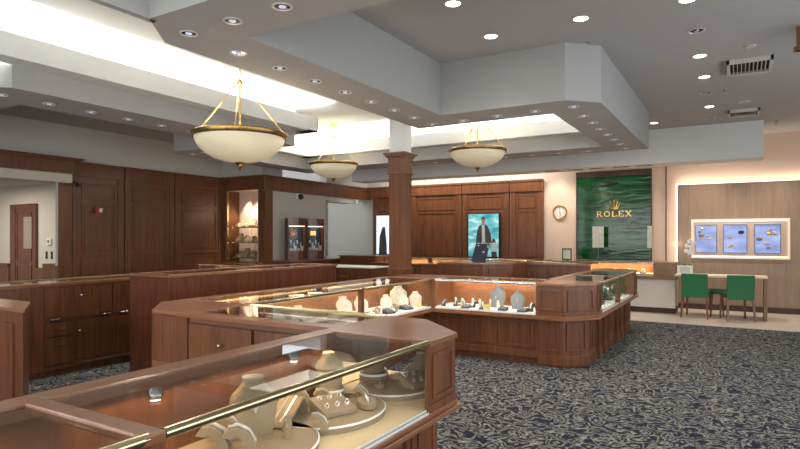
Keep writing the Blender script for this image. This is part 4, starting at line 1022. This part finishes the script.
# ------------------------------------------------------------------ table, chairs, stool, orchid
tb = thing('side_table', 'long pale topped wooden table with a slab leg behind the green chairs', 'table', (-1.05, 11.85, .012))
MB().box(0, 1.48, 0, .6, .735, .765).obj('table_top', plain('pale_table_top', srgb(222, 205, 186), .35), tb, .003)
MB().box(1.42, 1.47, .01, .59, 0, .735).obj('leg', 'oak_d', tb, .002)
def chair():
    t = thing('dining_chair', '', 'chair')
    for sx in (-1, 1):
        MB().loft([[(sx*x-d, y-d, z), (sx*x+d, y-d, z), (sx*x+d, y+d, z), (sx*x-d, y+d, z)] for x, y, z, d in ((.215, -.03, 0, .014), (.195, .03, .42, .02))]).obj('leg', 'legw', t)
        MB().loft([[(sx*x-d, y-d, z), (sx*x+d, y-d, z), (sx*x+d, y+d, z), (sx*x-d, y+d, z)] for x, y, z, d in ((.20, .46, 0, .013), (.19, .43, .42, .019))]).obj('leg', 'legw', t)
    MB().box(-.215, .215, .0, .46, .40, .425).obj('seat_rail', 'legw', t, .003)
    MB().box(-.22, .22, .01, .48, .425, .49).obj('seat', 'greenf', t, .015)
    MB().loft([[(-.215, y, z), (.215, y, z), (.215, y+.05, z), (-.215, y+.05, z)] for y, z in ((.0, .375), (-.012, .6), (-.03, .805))]).obj('backrest', 'greenf', t, .012)
    return t
c1 = chair(); c1.location = (-.70, 11.62, .012); c1.rotation_euler = (0, 0, -.10); c1['label'] = 'left green leather chair with brown legs at the pale table'; c1['group'] = 'green chairs at the pale table'
c2 = dup(c1, (.02, 11.55, .012), .28, 'right green leather chair with brown legs at the pale table')
st = thing('stool', 'small round green stool standing between the two green chairs', 'stool', (-.36, 12.28, .012))
MB().lathe([(.001, .43), (.17, .43), (.18, .445), (.18, .475), (.165, .49), (.001, .49)], n=28).obj('seat', 'greenf', st, smooth=True)
MB().lathe([(.001, .41), (.165, .41), (.165, .43), (.001, .43)], n=28).obj('seat_ring', 'legw', st)
for i in range(4):
    a = PI/4+PI/2*i; MB().tube([(.12*math.cos(a), .12*math.sin(a), .41), (.15*math.cos(a), .15*math.sin(a), 0)], [.015, .011], 8).obj('leg', 'legw', st)
fr = thing('photo_card', 'white framed photo card on the pale table beside the orchid', 'picture frame', (-.88, 11.98, .777), .1)
MB().box(-.13, .13, 0, .012, 0, .17, Matrix.Rotation(-.15, 3, 'X'), (0, 0, 0)).obj('frame', 'white', fr, .002)
MB().box(-.085, .085, -.003, 0, .03, .14, Matrix.Rotation(-.15, 3, 'X'), (0, 0, 0)).obj('photo', 'paper', fr)
orc = thing('potted_orchid', 'white orchid in a small pot on the table behind the photo card', 'plant', (-.86, 12.22, .777))
MB().lathe([(.001, 0), (.045, 0), (.06, .1), (.055, .105), (.001, .1)], n=18).obj('pot', 'white', orc, smooth=True)
for i in range(5):
    a = .4+2*PI*i/5; L = .16
    pts = [(L*k/6*math.cos(a), L*k/6*math.sin(a), .1+.10*math.sin(PI*.75*k/6)) for k in range(7)]
    wd = [.004, .018, .026, .028, .024, .014, .002]
    MB().loft([[(p[0]-w*math.sin(a), p[1]+w*math.cos(a), p[2]), (p[0], p[1], p[2]-.006), (p[0]+w*math.sin(a), p[1]-w*math.cos(a), p[2]), (p[0], p[1], p[2]+.002)] for p, w in zip(pts, wd)]).obj('leaf', 'leaf', orc, smooth=True)
stm = [(0, 0, .1), (-.02, 0, .3), (.0, -.01, .5), (.06, -.02, .62), (.1, -.03, .6)]
MB().tube(stm, .004, 6).obj('stem', 'leaf', orc)
for i, (x, z) in enumerate(((-.01, .44), (.05, .40), (.0, .54), (.07, .51), (.05, .62), (.11, .58), (.08, .45))):
    fm = MB()
    for k in range(5):
        a = 2*PI*k/5+.3; fm.ball((x+.024*math.cos(a), -.03-.008*(k % 2), z+.024*math.sin(a)), .022, 1, .3, 1, 6)
    fl_ = fm.obj('flower', 'petal', orc, smooth=True)

# ------------------------------------------------------------------ small wall fittings
t = thing('fire_alarm', 'small red fire alarm with white strobe on the leftmost dark wood bay', 'fire alarm', (-10.115, 6.23, 1.97))
MB().box(0, .04, -.07, .07, -.06, .06).obj('housing', 'red', t, .004); MB().box(.04, .055, .0, .06, -.035, .035).obj('strobe', 'white', t, .003)
t = thing('ceiling_strobe', 'red fire strobe hanging from the shaded left ceiling', 'fire alarm', (-7.0, 3.85, 3.45))
MB().box(-.05, .05, -.05, .05, -.10, 0).obj('housing', 'red', t, .004); MB().box(-.03, .03, -.055, -.05, -.08, -.02).obj('lens', 'white', t)
t = thing('security_camera', 'black camera bracket at the end of the cream lintel', 'camera', (-10.0, 5.72, 2.45))
MB().box(-.02, .06, 0, .05, -.03, .0).box(.0, .09, .03, .1, -.09, -.03).obj('body', 'black', t, .004); MB().ball((.08, .07, -.06), .025).obj('lens', 'black', t)
t = thing('dome_camera', 'dark dome camera on the pale wall above the watch towers', 'camera', (-8.91, 10.38, 2.42))
MB().box(0, .05, -.09, .09, -.05, .08).obj('bracket', 'white', t, .004); MB().ball((.07, 0, 0), .07, 1, 1, 1, 12).obj('dome', 'navy', t, smooth=True)
t = thing('recess_lamp', 'small white lamp at the end of the pale lintel', 'lamp', (-8.86, 12.62, 2.42))
MB().box(0, .07, -.05, .05, -.05, .05).obj('lamp_body', 'white', t, .01)
t = thing('thermostat', 'white thermostat on the cream passage wall', 'thermostat', (-11.46, 6.1, 1.38))
MB().box(-.07, .07, -.03, 0, -.05, .07).obj('body', 'white', t, .004); MB().box(-.04, .03, -.034, -.03, -.01, .04).obj('screen', 'grey', t)
for i, x in enumerate((-11.57, -11.39)):
    t = thing('wall_switch', '%s black wall switch below the thermostat' % ('left', 'right')[i], 'switch', (x, 6.1, 1.13), 0, 'black switches in the passage')
    MB().box(-.03, .03, -.012, 0, -.07, .07).obj('plate', 'black', t, .002); MB().box(-.008, .008, -.02, -.012, -.02, .02).obj('toggle', 'chrome', t)

# ------------------------------------------------------------------ added fill lamps with made-up windows, unseen behind and right of the viewer
def winframe(name, x0, x1, y0, y1, z0, z1, n, axis):
    m_ = MB()
    for i in range(n+1):
        if axis == 'x':
            c_ = x0+(x1-x0)*i/n; m_.box(c_-.04, c_+.04, y0, y1, z0, z1)
        else:
            c_ = y0+(y1-y0)*i/n; m_.box(x0, x1, c_-.04, c_+.04, z0, z1)
    m_.box(x0, x1, y0, y1, z1-.06, z1).box(x0, x1, y0, y1, z0, z0+.06)
    struct(name, m_, 'brownh')
winframe('added_window_1', -8, 3.2, -3.35, -3.25, 0, 3.0, 6, 'x')  # unseen frames, added to go with the fill lamps
winframe('added_window_2', 3.25, 3.35, -3.2, 9.2, .5, 2.9, 7, 'y')
area('fill_near', (-2.2, -3.0, 1.6), (9.5, 2.4), 130, (1, .98, .95), (math.radians(90), 0, PI))  # broad fill added to lift the shadows from behind
bpy.data.objects['fill_near'].rotation_euler = (math.radians(90), 0, 0)
area('fill_right', (3.1, 3.2, 1.75), (2.2, 10), 70, (.95, .97, 1), (0, math.radians(90), 0))  # second fill lamp, added on the right

w = bpy.data.worlds.new('world'); bpy.context.scene.world = w; w.use_nodes = True
w.node_tree.nodes['Background'].inputs['Color'].default_value = (.86, .92, 1, 1)
w.node_tree.nodes['Background'].inputs['Strength'].default_value = 1.0

# ------------------------------------------------------------------ camera
cam = bpy.data.cameras.new('camera'); co = bpy.data.objects.new('camera', cam); COL.objects.link(co)
co.location = (0, 0, 1.48); co.rotation_euler = (PI/2, 0, math.radians(30.6))
cam.sensor_width = 36; cam.lens = 574/800*36; cam.shift_y = (237-224.5)/800
cam.clip_start = .05
sc = bpy.context.scene; sc.camera = co
sc.view_settings.view_transform = 'Standard'; sc.view_settings.look = 'None'; sc.view_settings.gamma = 1
sc.view_settings.exposure = 0.85
